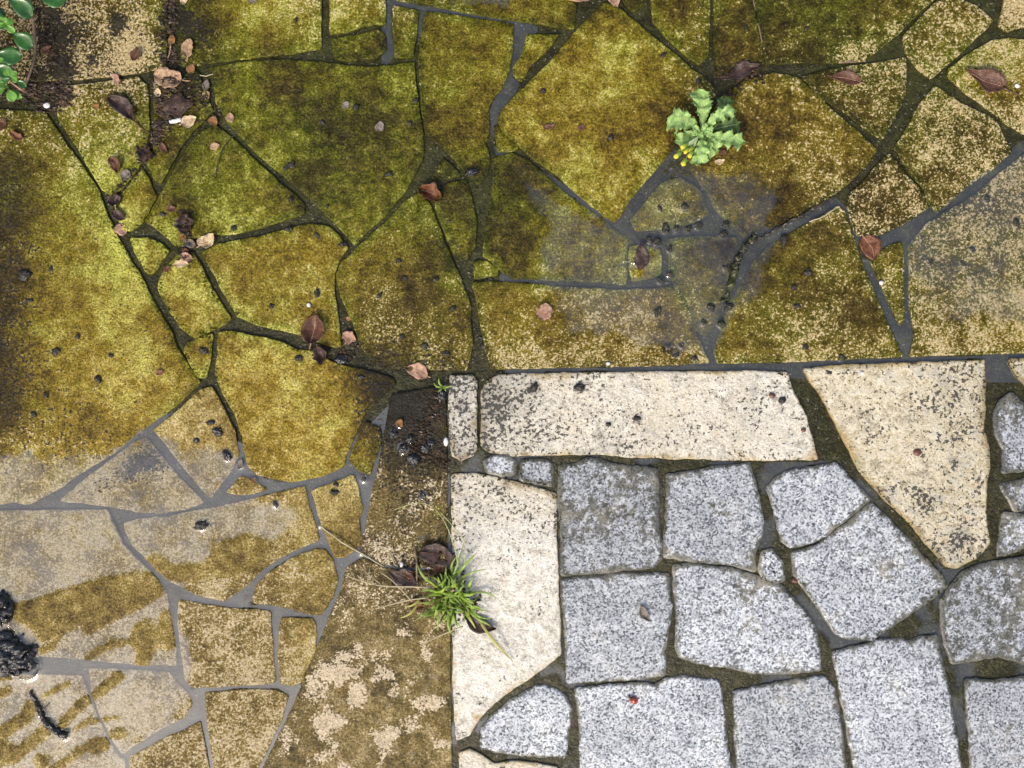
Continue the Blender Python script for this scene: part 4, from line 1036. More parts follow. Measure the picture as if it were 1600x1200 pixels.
for i, (x, y, r_, key) in enumerate(LUMPS):
    z = max(surf_z(x, y), WATER if key in ('puddle', 'far') else -9) + r_ * .22
    rr = random.Random(i)
    r_ *= .8; el = rr.uniform(.55, 1.0)
    V, F = blob(0, 0, 0, r_ * rr.uniform(.85, 1.15), r_ * el, r_ * rr.uniform(.26, .42), i, .85, 22, 13, 2.3)
    for q_ in range(rr.randrange(1, 4)):
        V1, F1 = blob(rr.uniform(-.9, .9) * r_, rr.uniform(-.7, .7) * r_, -r_ * .1, r_ * rr.uniform(.3, .6), r_ * rr.uniform(.25, .5), r_ * rr.uniform(.2, .35), i + q_, .8, 14, 9, 2.3)
        F = F + [tuple(a_ + len(V) for a_ in f_) for f_ in F1]; V = np.vstack([V, V1])
    V = local(V, x, y, z, rr.uniform(0, 180))
    o = add('seed_lump' if r_ < 7.5 else 'mud_lump', V, F, M['silt_lump' if key in ('puddle', 'far') else 'black' if key in ('dark', 'joint', 'gold', 'tail') else 'grit'], None, (x, y, z - r_ * .2))
    thing(o, lump_label(i), 'lump', 'dark seeds and mud lumps')
    MENISCUS.append((x, y, r_ * .8))

for i, (x, y, rx, ry, label) in enumerate([(697, 690, 4, 7, 'white stone chip wedged beside the narrow cream edging stone'), (1376, 142 + 300, 4, 4, 'white chip on the flooded slab at the right edge'),
        (1588, 135, 4, 4, 'white chip beside the big glossy leaf'), (483, 477, 3.5, 3.5, 'white chip above the large red brown leaf'), (950, 568, 3.5, 3, 'white chip at the foot of the wide slab'),
        (628, 882, 3, 5, 'white chip left of the dull plum leaf'), (1346, 583, 3, 3, 'white chip in the joint above the tapered cream stone'), (72, 164, 6, 5, 'pale pebble in the litter below the shrub')]):
    z = surf_z(x, y) + 1.8
    V, F = blob(x, y, z, rx, ry, 2.6, i + 60, .3, 8, 6, 1.6)
    thing(add('stone_chip', V, F, M['white'], None, (x, y, z - 2)), label, 'chip', 'white chips')
for i, (x, y, r_, label) in enumerate([(1432, 707, 7, 'red brown pebble on the tapered cream stone'), (1242, 907, 6, 'red brown pebble in the joint between granite setts'), (1255, 672, 4, 'small red pebble at the right end of the long cream edging stone'), (1206, 618, 5, 'dark red pebble at the upper right of the long cream edging stone')]):
    z = surf_z(x, y) + 1.0
    V, F = blob(x, y, z, r_, r_ * .8, 3, i + 80, .3, 10, 7, 1.8)
    thing(add('red_pebble', V, F, M['red_stone'], None, (x, y, z - 2)), label, 'pebble', 'red pebbles')

# black muddy clods at the left edge
def clod(x, y, rx, ry, rz, seed, label):
    z = WATER + rz * .15
    V, F = blob(x, y, z, rx, ry, rz, seed, .55, 96, 48, 3.4)
    n = (fbm(V[:, 0] + V[:, 2] * .7, V[:, 1] - V[:, 2] * .5, 9, seed + 9, 3) - .5)
    V[:, 2] += n * 16; V[:, 0] += n * 6; V[:, 1] += (fbm(V[:, 0], V[:, 1] + V[:, 2], 7, seed + 2, 2) - .5) * 8
    o = add('mud_clod', V, F, M['black'], None, (x, y, z - rz * .4))
    thing(o, label, 'clod', 'black mud clods')
    for k in range(9):
        a = seed + k * 2.4
        V, F = blob(x + math.cos(a) * rx * .6, y + math.sin(a) * ry * .6, z + rz * .55, rx * .28, ry * .22, rz * .35, seed + k, .4, 14, 10, 2.5)
        add('lump', V, F, M['black'], o)
    MENISCUS.append((x, y, min(rx, ry)))
clod(3, 950, 15, 24, 12, 5, 'glossy black mud clod at the left edge, upper and smaller of two')
clod(12, 1024, 39, 31, 15, 11, 'large glossy black mud clod in the puddle at the left edge')
MENISCUS += [(40, 1040, 22), (0, 1005, 30)]
pth = smooth_path([(46, 1080, 0), (56, 1098, 1), (66, 1118, 2), (78, 1135, 1.5), (92, 1147, 1), (106, 1150, .5)], 16)
V, F = tube(smooth_path(pth, 60), 1.6, 5.0, 12)
V += (np.column_stack([fbm(V[:, 0] * 2 + V[:, 2] * 2, V[:, 1] * 2 - V[:, 2] * 2, 7, 4 + q_) for q_ in range(3)]) - .5) * np.array([9, 9, 7])
o = add('rotten_twig', V, F, M['black'], None, (75, 1120, 0)); thing(o, 'rotten black twig trailing from the large mud clod', 'twig')
for (a, b) in [((64, 1112), (78, 1098)), ((84, 1138), (96, 1130)), ((70, 1124), (60, 1132))]:
    V, F = tube(smooth_path([(*a, 1), (*b, 1.5)], 4), 1.2, .5, 5); add('shred', V, F, M['darktwig'], o)
MENISCUS += [(66, 1116, 6), (80, 1136, 6), (98, 1148, 8)]

# twigs and straws
for pts, r0, r1, mt, label in [
 ([(268, 192, 4), (285, 188, 4)], 3.0, 2.8, 'white', 'short white stick stub in the top left litter'),
 ([(380, 198, 3), (365, 212, 4), (348, 235, 4), (340, 262, 3), (338, 276, 3)], 1.0, .8, 'darktwig', 'long thin dark twig on the slab right of the litter'),
 ([(310, 117, 3), (322, 119, 4), (334, 117, 3)], .9, .7, 'straw', 'short pale straw across the dark joint at top left'),
 ([(1300, 307, 3), (1268, 328, 5), (1238, 345, 6), (1200, 366, 5), (1165, 383, 4)], 2.2, 1.6, 'darktwig', 'long dark stick along the joint right of the centre puddle'),
 ([(1309, 322, 4), (1296, 332, 5), (1280, 342, 4), (1264, 346, 4)], 1.4, .9, 'straw', 'curved pale straw by the dark stick'),
 ([(1180, 366, 5), (1165, 382, 8), (1152, 405, 8), (1147, 430, 7), (1138, 456, 5), (1131, 470, 3)], 3.2, 5.0, 'mossytwig', 'mossy stick standing out of the centre puddle'),
 ([(1312, 97, 2), (1330, 96, 3), (1354, 95, 2)], 2.0, 1.6, 'twig', 'thin brown stick in the joint above the dark red pointed leaf'),
 ([(500, 821, 3), (530, 843, 6), (565, 864, 7), (600, 885, 5)], 1.3, 1.0, 'straw', 'long pale straw crossing the slabs left of the grass tuft'),
 ([(649, 858, 4), (652, 880, 7), (652, 910, 5)], 1.6, 1.9, 'twig', 'upright brown stick behind the grass tuft'),
 ([(610, 864, 3), (617, 880, 5), (627, 890, 3)], 1.2, .6, 'straw', 'short pale straw above the rotting plum mat'),
 ([(1175, -10, 1.5), (1182, 25, 2), (1190, 66, 1.5)], 1.1, .9, 'twig', 'thin straight root in the crack of the top right slabs'),
 ([(1598, 143, 6), (1620, 142, 6)], 1.0, 1.0, 'darktwig', 'thin dark stem at the tip of the big glossy leaf'),
 ([(988, 410, 0), (982, 409, 1), (975, 408, 0)], .8, .8, 'straw', 'tiny pale straw beside the sunken plum leaf'),
 ([(895, 609, 4), (905, 602, 5), (925, 600, 3)], .8, .5, 'darktwig', 'thin black stem on the long cream edging stone'),
]:
    P3 = [(x, y, z + max(surf_z(x, y), -4)) for x, y, z in pts]
    V, F = tube(smooth_path(P3, 24 if r0 < 2.1 else 64), r0, r1, 7 if r0 < 2.1 else 12)
    V += (np.column_stack([fbm(V[:, 0] + 9 * q_, V[:, 1] + 5 * q_, 6, 3 + q_) for q_ in range(3)]) - .5) * r0 * 1.2
    if r0 > 2.1 and mt != 'white':
        V += (np.column_stack([fbm(V[:, 0] * 2 + V[:, 2] + 9 * q_, V[:, 1] * 2 - V[:, 2] + 5 * q_, 5, 23 + q_) for q_ in range(3)]) - .5) * r0 * 3.2
    thing(add('twig' if mt != 'straw' else 'straw', V, F, M[mt], None, P3[len(P3) // 2]), label, 'twig' if mt != 'straw' else 'straw')
    for x, y, z in pts[::2]: MENISCUS.append((x, y, r0))

# ------------------------------------------------------------------ litter too fine to count
def flakes(name, zones, mat, label, seed, zoff=1.6):
    r = random.Random(seed); V = []; F = []
    for (pts, width, count, smin, smax) in zones:
        P = smooth_path([(x, y, 0) for x, y in pts], 30)
        for _ in range(count):
            c = P[r.randrange(len(P))]
            x = c[0] + r.gauss(0, width * .5); y = c[1] + r.gauss(0, width * .5)
            z = max(surf_z(x, y), -4.0) + zoff * r.uniform(.4, 1.6)
            s_ = r.uniform(smin, smax); a = r.uniform(0, 6.28); k = r.randrange(4, 7); b = len(V)
            tx, ty = r.uniform(-.35, .35), r.uniform(-.35, .35)
            for q in range(k):
                an = a + 6.283 * q / k; d = s_ * r.uniform(.5, 1.1) * (1 if q % 2 else .6)
                dx, dy = math.cos(an) * d, math.sin(an) * d * .7
                V.append((x + dx, y + dy, z + dx * tx + dy * ty))
            V.append((x, y, z + s_ * .25)); V.append((x, y, z - 1.5))
            for q in range(k):
                F.append((b + q, b + (q + 1) % k, b + k)); F.append((b + (q + 1) % k, b + q, b + k + 1))
    me = mesh_from(name, V, F, False); fix_normals(me)
    o = link(name, me, mat); o['kind'] = 'stuff'; o['label'] = label
    return o
flakes('leaf_litter', [
  ([(0, 150), (60, 140), (105, 130), (100, 165), (60, 165)], 15, 420, 2, 8), ([(60, 20), (75, 60), (80, 100)], 16, 110, 2, 7), ([(266, -10), (264, 50), (262, 100), (270, 130)], 12, 330, 2, 8),
  ([(250, 130), (262, 180), (238, 220), (225, 250)], 14, 330, 2, 8), ([(215, 265), (185, 300), (178, 325)], 7, 110, 2, 6), ([(292, 335), (292, 375), (295, 410)], 10, 130, 2, 6), ([(280, 140), (330, 160), (310, 215)], 20, 140, 1.5, 5),
  ([(1130, 120), (1190, 118)], 12, 120, 2, 7), ([(620, 895), (690, 880), (745, 955), (700, 940)], 18, 280, 2, 7), ([(1100, 240), (1140, 195)], 14, 90, 2, 5), ([(690, 615), (670, 660), (640, 700), (700, 725)], 16, 240, 1.5, 6), ([(590, 650), (600, 690)], 8, 40, 1.5, 4), ([(480, 545), (540, 560), (560, 530)], 12, 90, 1.5, 5)],
  M['litter'], 'fine rotten leaf litter caught on the paving and in its joints', 3)
flakes('grit', [
  ([(0, 300), (60, 420), (90, 520), (60, 640)], 70, 220, .8, 2.6), ([(180, 480), (260, 560), (160, 640)], 50, 160, .8, 2.4), ([(420, 400), (560, 560), (690, 500)], 60, 170, .8, 2.6), ([(230, 700), (260, 725), (150, 760)], 20, 190, .8, 3.2),
  ([(650, 640), (690, 700), (620, 760)], 26, 230, .8, 3.5), ([(712, 600), (720, 700)], 16, 70, .8, 2.6), ([(760, 610), (880, 640), (1000, 650)], 45, 120, .8, 2.6), ([(730, 770), (840, 800), (780, 900)], 40, 80, .8, 2.4),
  ([(820, 280), (800, 380), (900, 420)], 50, 130, .8, 2.6), ([(1150, 300), (1200, 420), (1080, 540)], 50, 130, .8, 2.6), ([(1300, 650), (1430, 700), (1480, 850)], 60, 80, .8, 2.6), ([(300, 560), (480, 640)], 60, 90, .8, 2.4), ([(540, 780), (640, 800)], 40, 90, .8, 2.6),
  ([(400, 150), (600, 250), (450, 330)], 90, 90, .8, 2.0), ([(900, 120), (1000, 220), (880, 230)], 80, 60, .8, 2.2), ([(1350, 200), (1500, 450), (1250, 480)], 90, 80, .8, 2.2), ([(300, 850), (450, 900), (480, 1020)], 60, 60, .8, 2.2),
  ([(1125, 112), (1200, 104), (1310, 102)], 6, 110, 1, 3.2), ([(1300, 303), (1240, 340), (1165, 376)], 8, 110, 1, 3.4), ([(607, -5), (609, 60), (606, 98)], 4, 50, 1, 2.6), ([(657, 20), (653, 90), (660, 205)], 4, 60, .8, 2.4), ([(1412, 60), (1420, 110), (1395, 215), (1330, 290)], 6, 90, 1, 3),
  ([(500, 90), (400, 93)], 4, 30, .8, 2.2), ([(690, 315), (720, 420), (745, 560)], 6, 90, .8, 2.6), ([(560, 560), (640, 590), (690, 600)], 8, 110, 1, 3), ([(1350, 372), (1410, 350), (1450, 332)], 6, 60, 1, 3), ([(750, 714), (860, 762), (880, 850)], 5, 70, .8, 2.6), ([(1180, 740), (1195, 880), (1290, 1000)], 7, 120, .8, 3),
  ([(1250, 600), (1300, 700), (1400, 830), (1480, 900)], 8, 130, .8, 3), ([(1555, 600), (1552, 760), (1552, 870)], 7, 90, .8, 3), ([(880, 720), (1030, 726), (1190, 722)], 5, 70, .8, 2.6), ([(1034, 740), (1036, 870)], 3, 30, .8, 2.2), ([(1050, 900), (1050, 1040), (1280, 1056)], 5, 60, .8, 2.6), ([(1350, 1003), (1450, 960)], 7, 50, .8, 2.6)],
  M['grit'], 'fine black grit scattered over the slabs', 9, .8)

# moss growing out of the joints over the stone edges
M['moss'] = mat_simple('joint_moss', [(.32, (.012, .014, .002)), (.5, (.040, .047, .004)), (.68, (.115, .125, .012))], 7, .8, spec=.1, bump=2.0)
zones = []
for p in SLABS + EDGING + SETTS:
    for (x1, y1), (x2, y2) in zip(p, p[1:] + p[:1]):
        mx_, my_ = (x1 + x2) / 2, (y1 + y2) / 2; L = math.hypot(x2 - x1, y2 - y1)
        if not (-20 < mx_ < 1620 and -20 < my_ < 1220): continue
        if my_ > 640 and mx_ < 690: continue
        q = float(fbm(np.array([mx_]), np.array([my_]), 120, 55)[0])
        c = int(L * .55 * max(0, q - .40) * 2.2)
        if c: zones.append(([(x1, y1), (x2, y2)], 3.2, c, 1.0, 3.2))
flakes('moss', zones, M['moss'], 'short moss along the joints of the paving', 21, .5)

# ------------------------------------------------------------------ evergreen shrub at the top left corner
def place(name, parent, V, x, y, z, ang, tilt, mat, roll=0.0, F=None):
    return add(name, local(V, x, y, z, ang, tilt, roll), F, mat, parent)
shrub = bpy.data.objects.new('evergreen_shrub', None); COL.objects.link(shrub)
shrub.location = W(-60, 20, 0); shrub['_at'] = list(W(-60, 20, 0))
thing(shrub, 'evergreen shrub with glossy dark and fresh green leaves in the top left corner', 'shrub')
for (px, py, L, wd, ang, z, tilt, mt) in [
  (10, -4, 42, 28, -38, 95, -.25, 'shrub_dark'), (58, -6, 40, 28, -5, 80, -.15, 'shrub_dark'), (18, 52, 34, 27, -35, 70, -.2, 'shrub_dark'), (-8, 82, 38, 28, -6, 66, -.12, 'shrub_dark'), (-14, 104, 34, 26, -25, 60, -.2, 'shrub_dark'),
  (-10, 40, 30, 22, 70, 55, -.1, 'shrub_dark'), (-6, 12, 34, 24, -70, 60, -.1, 'shrub_dark'),
  (9, 38, 13, 11, 40, 112, -.2, 'shrub_light'), (10, 38, 15, 11, -45, 112, -.25, 'shrub_light'), (8, 38, 14, 10, 140, 112, .1, 'shrub_light'), (7, 36, 13, 9, 200, 114, .1, 'shrub_light'), (8, 37, 9, 7, 80, 118, .3, 'shrub_light'),
  (16, 120, 13, 10, 120, 100, .1, 'shrub_light'), (16, 121, 13, 10, 35, 100, .1, 'shrub_light'), (17, 122, 12, 9, -30, 101, .2, 'shrub_light'), (15, 122, 14, 12, 200, 98, -.1, 'shrub_dark'), (24, 126, 17, 12, -30, 80, -.2, 'shrub_dark'),
  (12, 139, 19, 17, -70, 92, -.2, 'shrub_light'), (14, 138, 22, 11, -40, 90, -.2, 'shrub_light'), (14, 138, 24, 11, 165, 90, -.05, 'shrub_light'), (10, 136, 20, 11, 205, 88, -.1, 'shrub_light'), (12, 134, 16, 9, 160, 95, .2, 'shrub_light'), (-4, 93, 9, 8, 0, 96, 0, 'shrub_light')]:
    x, y, z = at(px, py, z)
    V, F = leaf_mesh(L, wd, 'spoon', .10, .04, -.05, int(L * 7 + wd + px), 12, 7, .02, .7)
    place('leaf', shrub, V, x, y, z, ang, tilt, M[mt], F=F)
rr = random.Random(5)
for k in range(150):      # the rest of the bush, beyond the frame
    z = rr.uniform(20, 190)
    x, y, _ = at(rr.uniform(-330, -34), rr.uniform(-260, 190), z)
    if rr.random() < .3: x, y, _ = at(rr.uniform(-260, 40), rr.uniform(-330, -50), z)
    V, F = leaf_mesh(rr.uniform(28, 42), rr.uniform(20, 28), 'spoon', .1, .04, -.05, k, 8, 5, .02, .7)
    place('leaf', shrub, V, x, y, z, rr.uniform(0, 360), rr.uniform(-.5, .4), M['shrub_dark' if rr.random() < .75 else 'shrub_light'], F=F)
for pts, r0, r1 in [([(-60, 20, 0), (-40, 25, 40), (-10, 38, 80), (8, 38, 110)], 6, 1.5), ([(-60, 20, 0), (-40, 70, 40), (-12, 110, 70), (15, 122, 97)], 6, 1.5), ([(-60, 20, 0), (-20, -10, 50), (10, -4, 92), (58, -8, 78)], 6, 1.5),
                    ([(-60, 20, 0), (-30, 100, 50), (-4, 134, 82), (12, 138, 90)], 5, 1.5), ([(-60, 20, 0), (-120, -60, 90), (-160, -120, 170)], 7, 2), ([(-60, 20, 0), (-140, 60, 90), (-220, 80, 160)], 7, 2)]:
    V, F = tube(smooth_path(pts, 14), r0, r1, 7); add('stem', V, F, M['twig'], shrub)
V, F = tube(smooth_path([(26, 128, 40), (32, 138, 26), (46, 148, 14)], 8), 2.0, 1.4, 6); add('stem', V, F, M['leaf_pink'], shrub)
V, F = tube(smooth_path([(44, -60, 18), (52, -8, 16), (58, 36, 13), (60, 70, 10), (60, 92, 8), (52, 112, 6), (44, 128, 4), (38, 142, 3)], 26), 2.8, 1.8, 7)
V[:, 0] += (fbm(V[:, 0], V[:, 1], 9, 2) - .5) * 3
o = add('bare_twig', V, F, M['twig'], None, (58, 60, 8)); thing(o, 'bare brown twig hanging down from the shrub', 'twig')
for a, b in [((60, 70, 10), (50, 72, 12)), ((58, 40, 13), (64, 30, 16)), ((54, 108, 6), (62, 116, 5))]:
    V, F = tube(smooth_path([a, b], 4), 1.2, .7, 5); add('side_shoot', V, F, M['twig'], o)

# ------------------------------------------------------------------ flowering weed
def lobed_leaf(length, width, seed, teeth=5, thick=.7):
    """blade with ragged, uneven toothed lobes along both sides"""
    nt = teeth * 8 + 2; t = np.linspace(0, 1, nt); u = np.array([-1, -.66, -.33, 0, .33, .66, 1.0]); nw = 7
    V = []
    r = random.Random(seed)
    depth = {sd_: [r.uniform(.34, .70) for _ in range(teeth + 2)] for sd_ in (-1, 1)}
    shift = {-1: r.uniform(0, .4), 1: r.uniform(0, .4)}
    for i, tt in enumerate(t):
        base = .20 + .80 * sstep(.0, .62, tt)
        if tt > .84: base *= max(.10, math.cos((tt - .84) / .16 * 1.5))
        for uu in u:
            sd_ = 1 if uu > 0 else -1
            ph = tt * teeth + shift[sd_]; fr = ph % 1; dp = depth[sd_][int(ph)]
            saw = (fr / .66 if fr < .66 else (1 - fr) / .34)
            tooth = 1 - dp * (1 - saw ** .7)
            fine = 1 + .13 * math.sin(ph * 2 * math.pi * 3.0 + seed)
            au = abs(uu)
            w = width / 2 * base * (1 + (tooth * fine - 1) * au ** 1.5)
            x = tt * length + au ** 2 * width * .20 * (tooth - .5)
            y = uu * w + math.sin(seed) * .10 * length * math.sin(math.pi * tt)
            z = length * (.20 * math.sin(math.pi * tt * .85)) + au * width * .16 + width * .13 * math.sin(ph * 2 * math.pi + sd_) * au ** 1.5
            V.append((x, y, z))
    V = np.array(V); n = len(V)
    V[:, 2] += (fbm(V[:, 0] + seed * 20, V[:, 1], 7, seed, 2) - .5) * width * .30
    V = np.vstack([V, V - np.array([0, 0, thick])]); F = []
    for i in range(nt - 1):
        for j in range(nw - 1):
            a = i * nw + j
            F.append((a, a + nw, a + nw + 1, a + 1)); F.append((a + n, a + n + 1, a + n + nw + 1, a + n + nw))
    loop = list(range(nw)) + [i * nw + nw - 1 for i in range(1, nt)] + [(nt - 1) * nw + j for j in range(nw - 2, -1, -1)] + [i * nw for i in range(nt - 2, 0, -1)]
    for k in range(len(loop)):
        a, b = loop[k], loop[(k + 1) % len(loop)]; F.append((a, b, b + n, a + n))
    rib = V[:n].reshape(nt, nw, 3)[:, 3, :] + np.array([0, 0, .4])
    return V, F, rib
weed = bpy.data.objects.new('flowering_weed', None); COL.objects.link(weed)
wx, wy = 1096, 206
weed.location = W(wx, wy, 0); weed['_at'] = list(W(wx, wy, 0))
thing(weed, 'green weed with ragged toothed leaves and yellow flower heads in the paving joint', 'weed')
for k, (sx, sy, ex, ey, wd, z, tilt, mt) in enumerate([
  (1122, 192, 1130, 153, 27, 8, .05, 'weed_dark'), (1104, 205, 1155, 196, 27, 12, .02, 'weed_dark'), (1092, 204, 1052, 224, 27, 14, .05, 'weed'), (1098, 210, 1118, 243, 25, 14, .05, 'weed'), (1097, 212, 1109, 250, 18, 16, 0, 'weed'),
  (1096, 203, 1086, 143, 31, 22, .10, 'weed'), (1092, 205, 1039, 192, 36, 22, .10, 'weed'), (1100, 210, 1161, 227, 27, 24, .08, 'weed'), (1095, 210, 1086, 263, 25, 26, .10, 'weed'), (1096, 206, 1147, 176, 22, 36, .18, 'weed')]):
    L = math.hypot(ex - sx, ey - sy); a = math.degrees(math.atan2(-(ey - sy), ex - sx))
    V, F, rib = lobed_leaf(L * .97, wd * 1.10, k + 2, 3 + (L > 45))
    x, y, z = at(sx, sy, z)
    o = place('leaf', weed, V, x, y, z, a, tilt, M[mt], F=F)
    Vr, Fr = tube(rib[::3], .7, .3, 5)
    add('rib', local(Vr, x, y, z, a, tilt), Fr, M['weed_rib'], o)
for k in range(6):
    L = 16; V, F, rib = lobed_leaf(L, 10, k + 40, 3)
    x, y, z = at(1096 + math.cos(k * 1.1) * 3, 206 + math.sin(k * 1.1) * 3, 40)
    place('leaf', weed, V, x, y, z, k * 61 + 15, .35, M['weed'], F=F)
V, F = tube(smooth_path([(1096, 206, -5), (1097, 206, 20), (1096, 207, 44)], 8), 3.2, 2.2, 7); add('stem', V, F, M['weed_rib'], weed)
for k, (px, py, op) in enumerate([(1069, 228, .6), (1059, 242, 1), (1069, 253, 1), (1079, 241, .7), (1073, 235, .3), (1080, 233, .2), (1064, 235, .3)]):
    x, y, z = at(px, py, 52 - k); sx, sy, sz = at(1092, 212, 42)
    V, F = tube(smooth_path([(sx, sy, sz), ((x + sx) / 2, (y + sy) / 2, sz + 6), (x, y, z - 6)], 8), 1.0, .9, 5); add('flower_stalk', V, F, M['weed_rib'], weed)
    ax = np.array([x - sx, y - sy, 8.0]); ax = ax / np.linalg.norm(ax)
    c = np.array([x, y, z])
    V, F = tube([c - ax * 6, c - ax * 4, c, c + ax * 2.5], 3.4, 3.4, 10)
    V = V.reshape(4, 10, 3)
    for q, s_ in enumerate((.55, 1.15, 1.0, .95)):
        V[q] = V[q].mean(0) + (V[q] - V[q].mean(0)) * s_
    hd = add('flower_head', V.reshape(-1, 3), F, M['bud'], weed)
    Vt, Ft = blob(*(c + ax * 3.2), 3.0 + op, 3.0 + op, 2.0 + op * .6, k, .3, 10, 6, 3)
    add('petals', Vt, Ft, M['yellow'], hd)

# ------------------------------------------------------------------ grass tuft
tuft = bpy.data.objects.new('grass_tuft', None); COL.objects.link(tuft)
tx, ty = 704, 928
tuft.location = W(tx, ty, 0); tuft['_at'] = list(W(tx, ty, 0))
thing(tuft, 'green grass tuft growing from the joint beside the cream edging stone', 'grass tuft')
def blade(sx, sy, ex, ey, wd, zt, mat, name='blade', lift=1.0, par=None):
    ex, ey, zt = at(ex, ey, zt)
    n = 12; t = np.linspace(0, 1, n)
    dx, dy = ex - sx, ey - sy; L = math.hypot(dx, dy); nx, ny = -dy / L, dx / L
    sw = rr.uniform(-.22, .22) * L
    V = []
    for tt in t:
        cx = sx + dx * tt + nx * sw * math.sin(math.pi * tt); cy = sy + dy * tt + ny * sw * math.sin(math.pi * tt)
        z = 2 + zt * tt + lift * L * .42 * math.sin(math.pi * tt ** .8)
        w = wd / 2 * (min(1, .6 + tt * 2.5)) * max(.05, 1 - tt ** 3.2)
        V += [(cx + nx * w, cy + ny * w, z + .5), (cx, cy, z - w * .35), (cx - nx * w, cy - ny * w, z + .5)]
    V = np.array(V); m = len(V); V = np.vstack([V, V - np.array([0, 0, .5])]); F = []
    for i in range(n - 1):
        for j in range(2):
            a = i * 3 + j; F.append((a, a + 3, a + 4, a + 1)); F.append((a + m, a + m + 1, a + m + 4, a + m + 3))
        for j in (0, 2):
            a = i * 3 + j; F.append((a, a + 3, a + 3 + m, a + m))
    F.append((0, 1, 1 + m, m)); F.append((1, 2, 2 + m, 1 + m)); e = (n - 1) * 3
    F.append((e, e + 1, e + 1 + m, e + m)); F.append((e + 1, e + 2, e + 2 + m, e + 1 + m))
    return add(name, V, F, mat, par or tuft)
ENDS = [(650,876),(697,881),(687,894),(725,847),(746,862),(761,889),(751,922),(779,936),(776,965),(767,977),(734,966),(722,980),(709,995),(700,984),(685,986),(672,967),(650,969),(665,935),(660,946),(662,902),(715,867),
        (690,975),(696,968),(705,975),(728,950),(742,945),(755,952),(668,955),(678,960),(655,925),(672,900),(700,895),(712,900),(725,905),(738,915),(730,930),(715,960),(693,955),(680,945)]
for k, (ex, ey) in enumerate(ENDS):
    sx = tx + (ex - tx) * .32 + rr.uniform(-9, 9); sy = ty + (ey - ty) * .32 + rr.uniform(-9, 9)
    blade(sx, sy, ex, ey, rr.uniform(3.2, 5.0), rr.uniform(3, 22), M['grass'], lift=rr.uniform(.2, .9))
for k in range(46):
    a = rr.uniform(0, 6.283); d = rr.uniform(14, 40); sx = tx + rr.uniform(-26, 30); sy = ty + rr.uniform(-16, 26)
    blade(sx, sy, sx + math.cos(a) * d, sy + math.sin(a) * d * .9 + 5, rr.uniform(2.4, 4.4), rr.uniform(5, 50), M['grass'], lift=rr.uniform(.3, 1.1))
for ex, ey, sx, sy in [(622, 966, 655, 938), (632, 948, 660, 930), (800, 1030, 745, 960), (745, 985, 725, 950)]:
    blade(sx, sy, ex, ey, 4.0, 4, M['grass_yellow'], lift=.4)
for k in range(16):
    a = rr.uniform(0, 6.283); d = rr.uniform(25, 60)
    blade(tx + rr.uniform(-10, 10), ty + rr.uniform(-8, 8), tx + math.cos(a) * d, ty + math.sin(a) * d + 4, rr.uniform(2.6, 4.0), rr.uniform(0, 8), M['grass_yellow' if k % 2 else 'straw'], lift=.25)
for pts, r0 in [([(680, 915, 12), (640, 914, 10), (600, 915, 6), (565, 907, 5), (540, 897, 4)], 1.4), ([(670, 931, 10), (640, 935, 8), (615, 942, 5), (588, 950, 4)], 1.3), ([(724, 976, 8), (700, 986, 6), (680, 995, 4), (660, 1006, 4)], 1.3),
                ([(645, 938, 8), (630, 921, 8), (612, 903, 7), (595, 893, 4)], 1.2), ([(752, 975, 6), (770, 1000, 5), (790, 1022, 4), (802, 1032, 4)], 1.0), ([(600, 915, 5), (575, 895, 5), (560, 880, 4)], .7), ([(575, 909, 4), (578, 890, 5), (580, 880, 4)], .6), ([(556, 903, 4), (545, 885, 4)], .6)]:
    V, F = tube(smooth_path([(x, y, z + 2) for x, y, z in pts], 14), r0, r0 * .6, 5); add('dry_stalk', V, F, M['straw'], tuft)
for pts in [[(716, 885, 30), (712, 860, 52), (700, 825, 60), (688, 803, 58), (676, 792, 50), (658, 784, 40), (640, 788, 25), (615, 797, 8)], [(726, 880, 20), (728, 850, 34), (722, 838, 36), (704, 818, 40), (688, 800, 40)]]:
    P3 = [at(*p) for p in pts]
    V, F = tube(smooth_path(P3, 26), .9, .45, 5); st = add('seed_stalk', V, F, M['seed_straw'], tuft)
    for q in range(7):
        c = np.array(at(688 + rr.uniform(-10, 4), 800 + rr.uniform(-14, 14), 46 + rr.uniform(-4, 4)))
        Vt, Ft = blob(*c, 1.6, 1.6, 1.6, q, .2, 6, 5, 2); add('seed', Vt, Ft, M['grass_yellow'], st)

sprig = bpy.data.objects.new('grass_seedling', None); COL.objects.link(sprig); sprig.location = W(692, 604, 0); sprig['_at'] = list(W(692, 604, 0))
thing(sprig, 'tiny grass seedling above the dark brown slab', 'seedling')
for ex, ey in [(677, 597), (686, 590), (706, 602), (684, 613), (697, 612)]:
    blade(692, 605, ex, ey, 3.0, 6, M['grass'], par=sprig, lift=.5)

# ------------------------------------------------------------------ ladybird
bug = bpy.data.objects.new('ladybird', None); COL.objects.link(bug); bx, by, bz = 990, 1093, 2.4
bug.location = W(bx, by, bz); bug['_at'] = list(W(bx, by, bz))
thing(bug, 'red ladybird with black spots on a granite sett', 'ladybird')
def dome(cx, cy, cz, rx, ry, rz, ang, half=None, n=16, m=7):
    V = []; F = []
    for i in range(m + 1):
        th = math.pi / 2 * i / m
        for j in range(n):
            ph = 2 * math.pi * j / n
            X = math.sin(th) * math.cos(ph) * rx; Y = math.sin(th) * math.sin(ph) * ry
            if half is not None: Y = max(Y, .25) if half > 0 else min(Y, -.25)
            V.append((X, Y, math.cos(th) * rz))
    for i in range(m):
        for j in range(n):
            a, b = i * n + j, i * n + (j + 1) % n; F.append((a, b, b + n, a + n))
    F.append(tuple(range(m * n, m * n + n)))
    return local(np.array(V), cx, cy, cz, ang), F
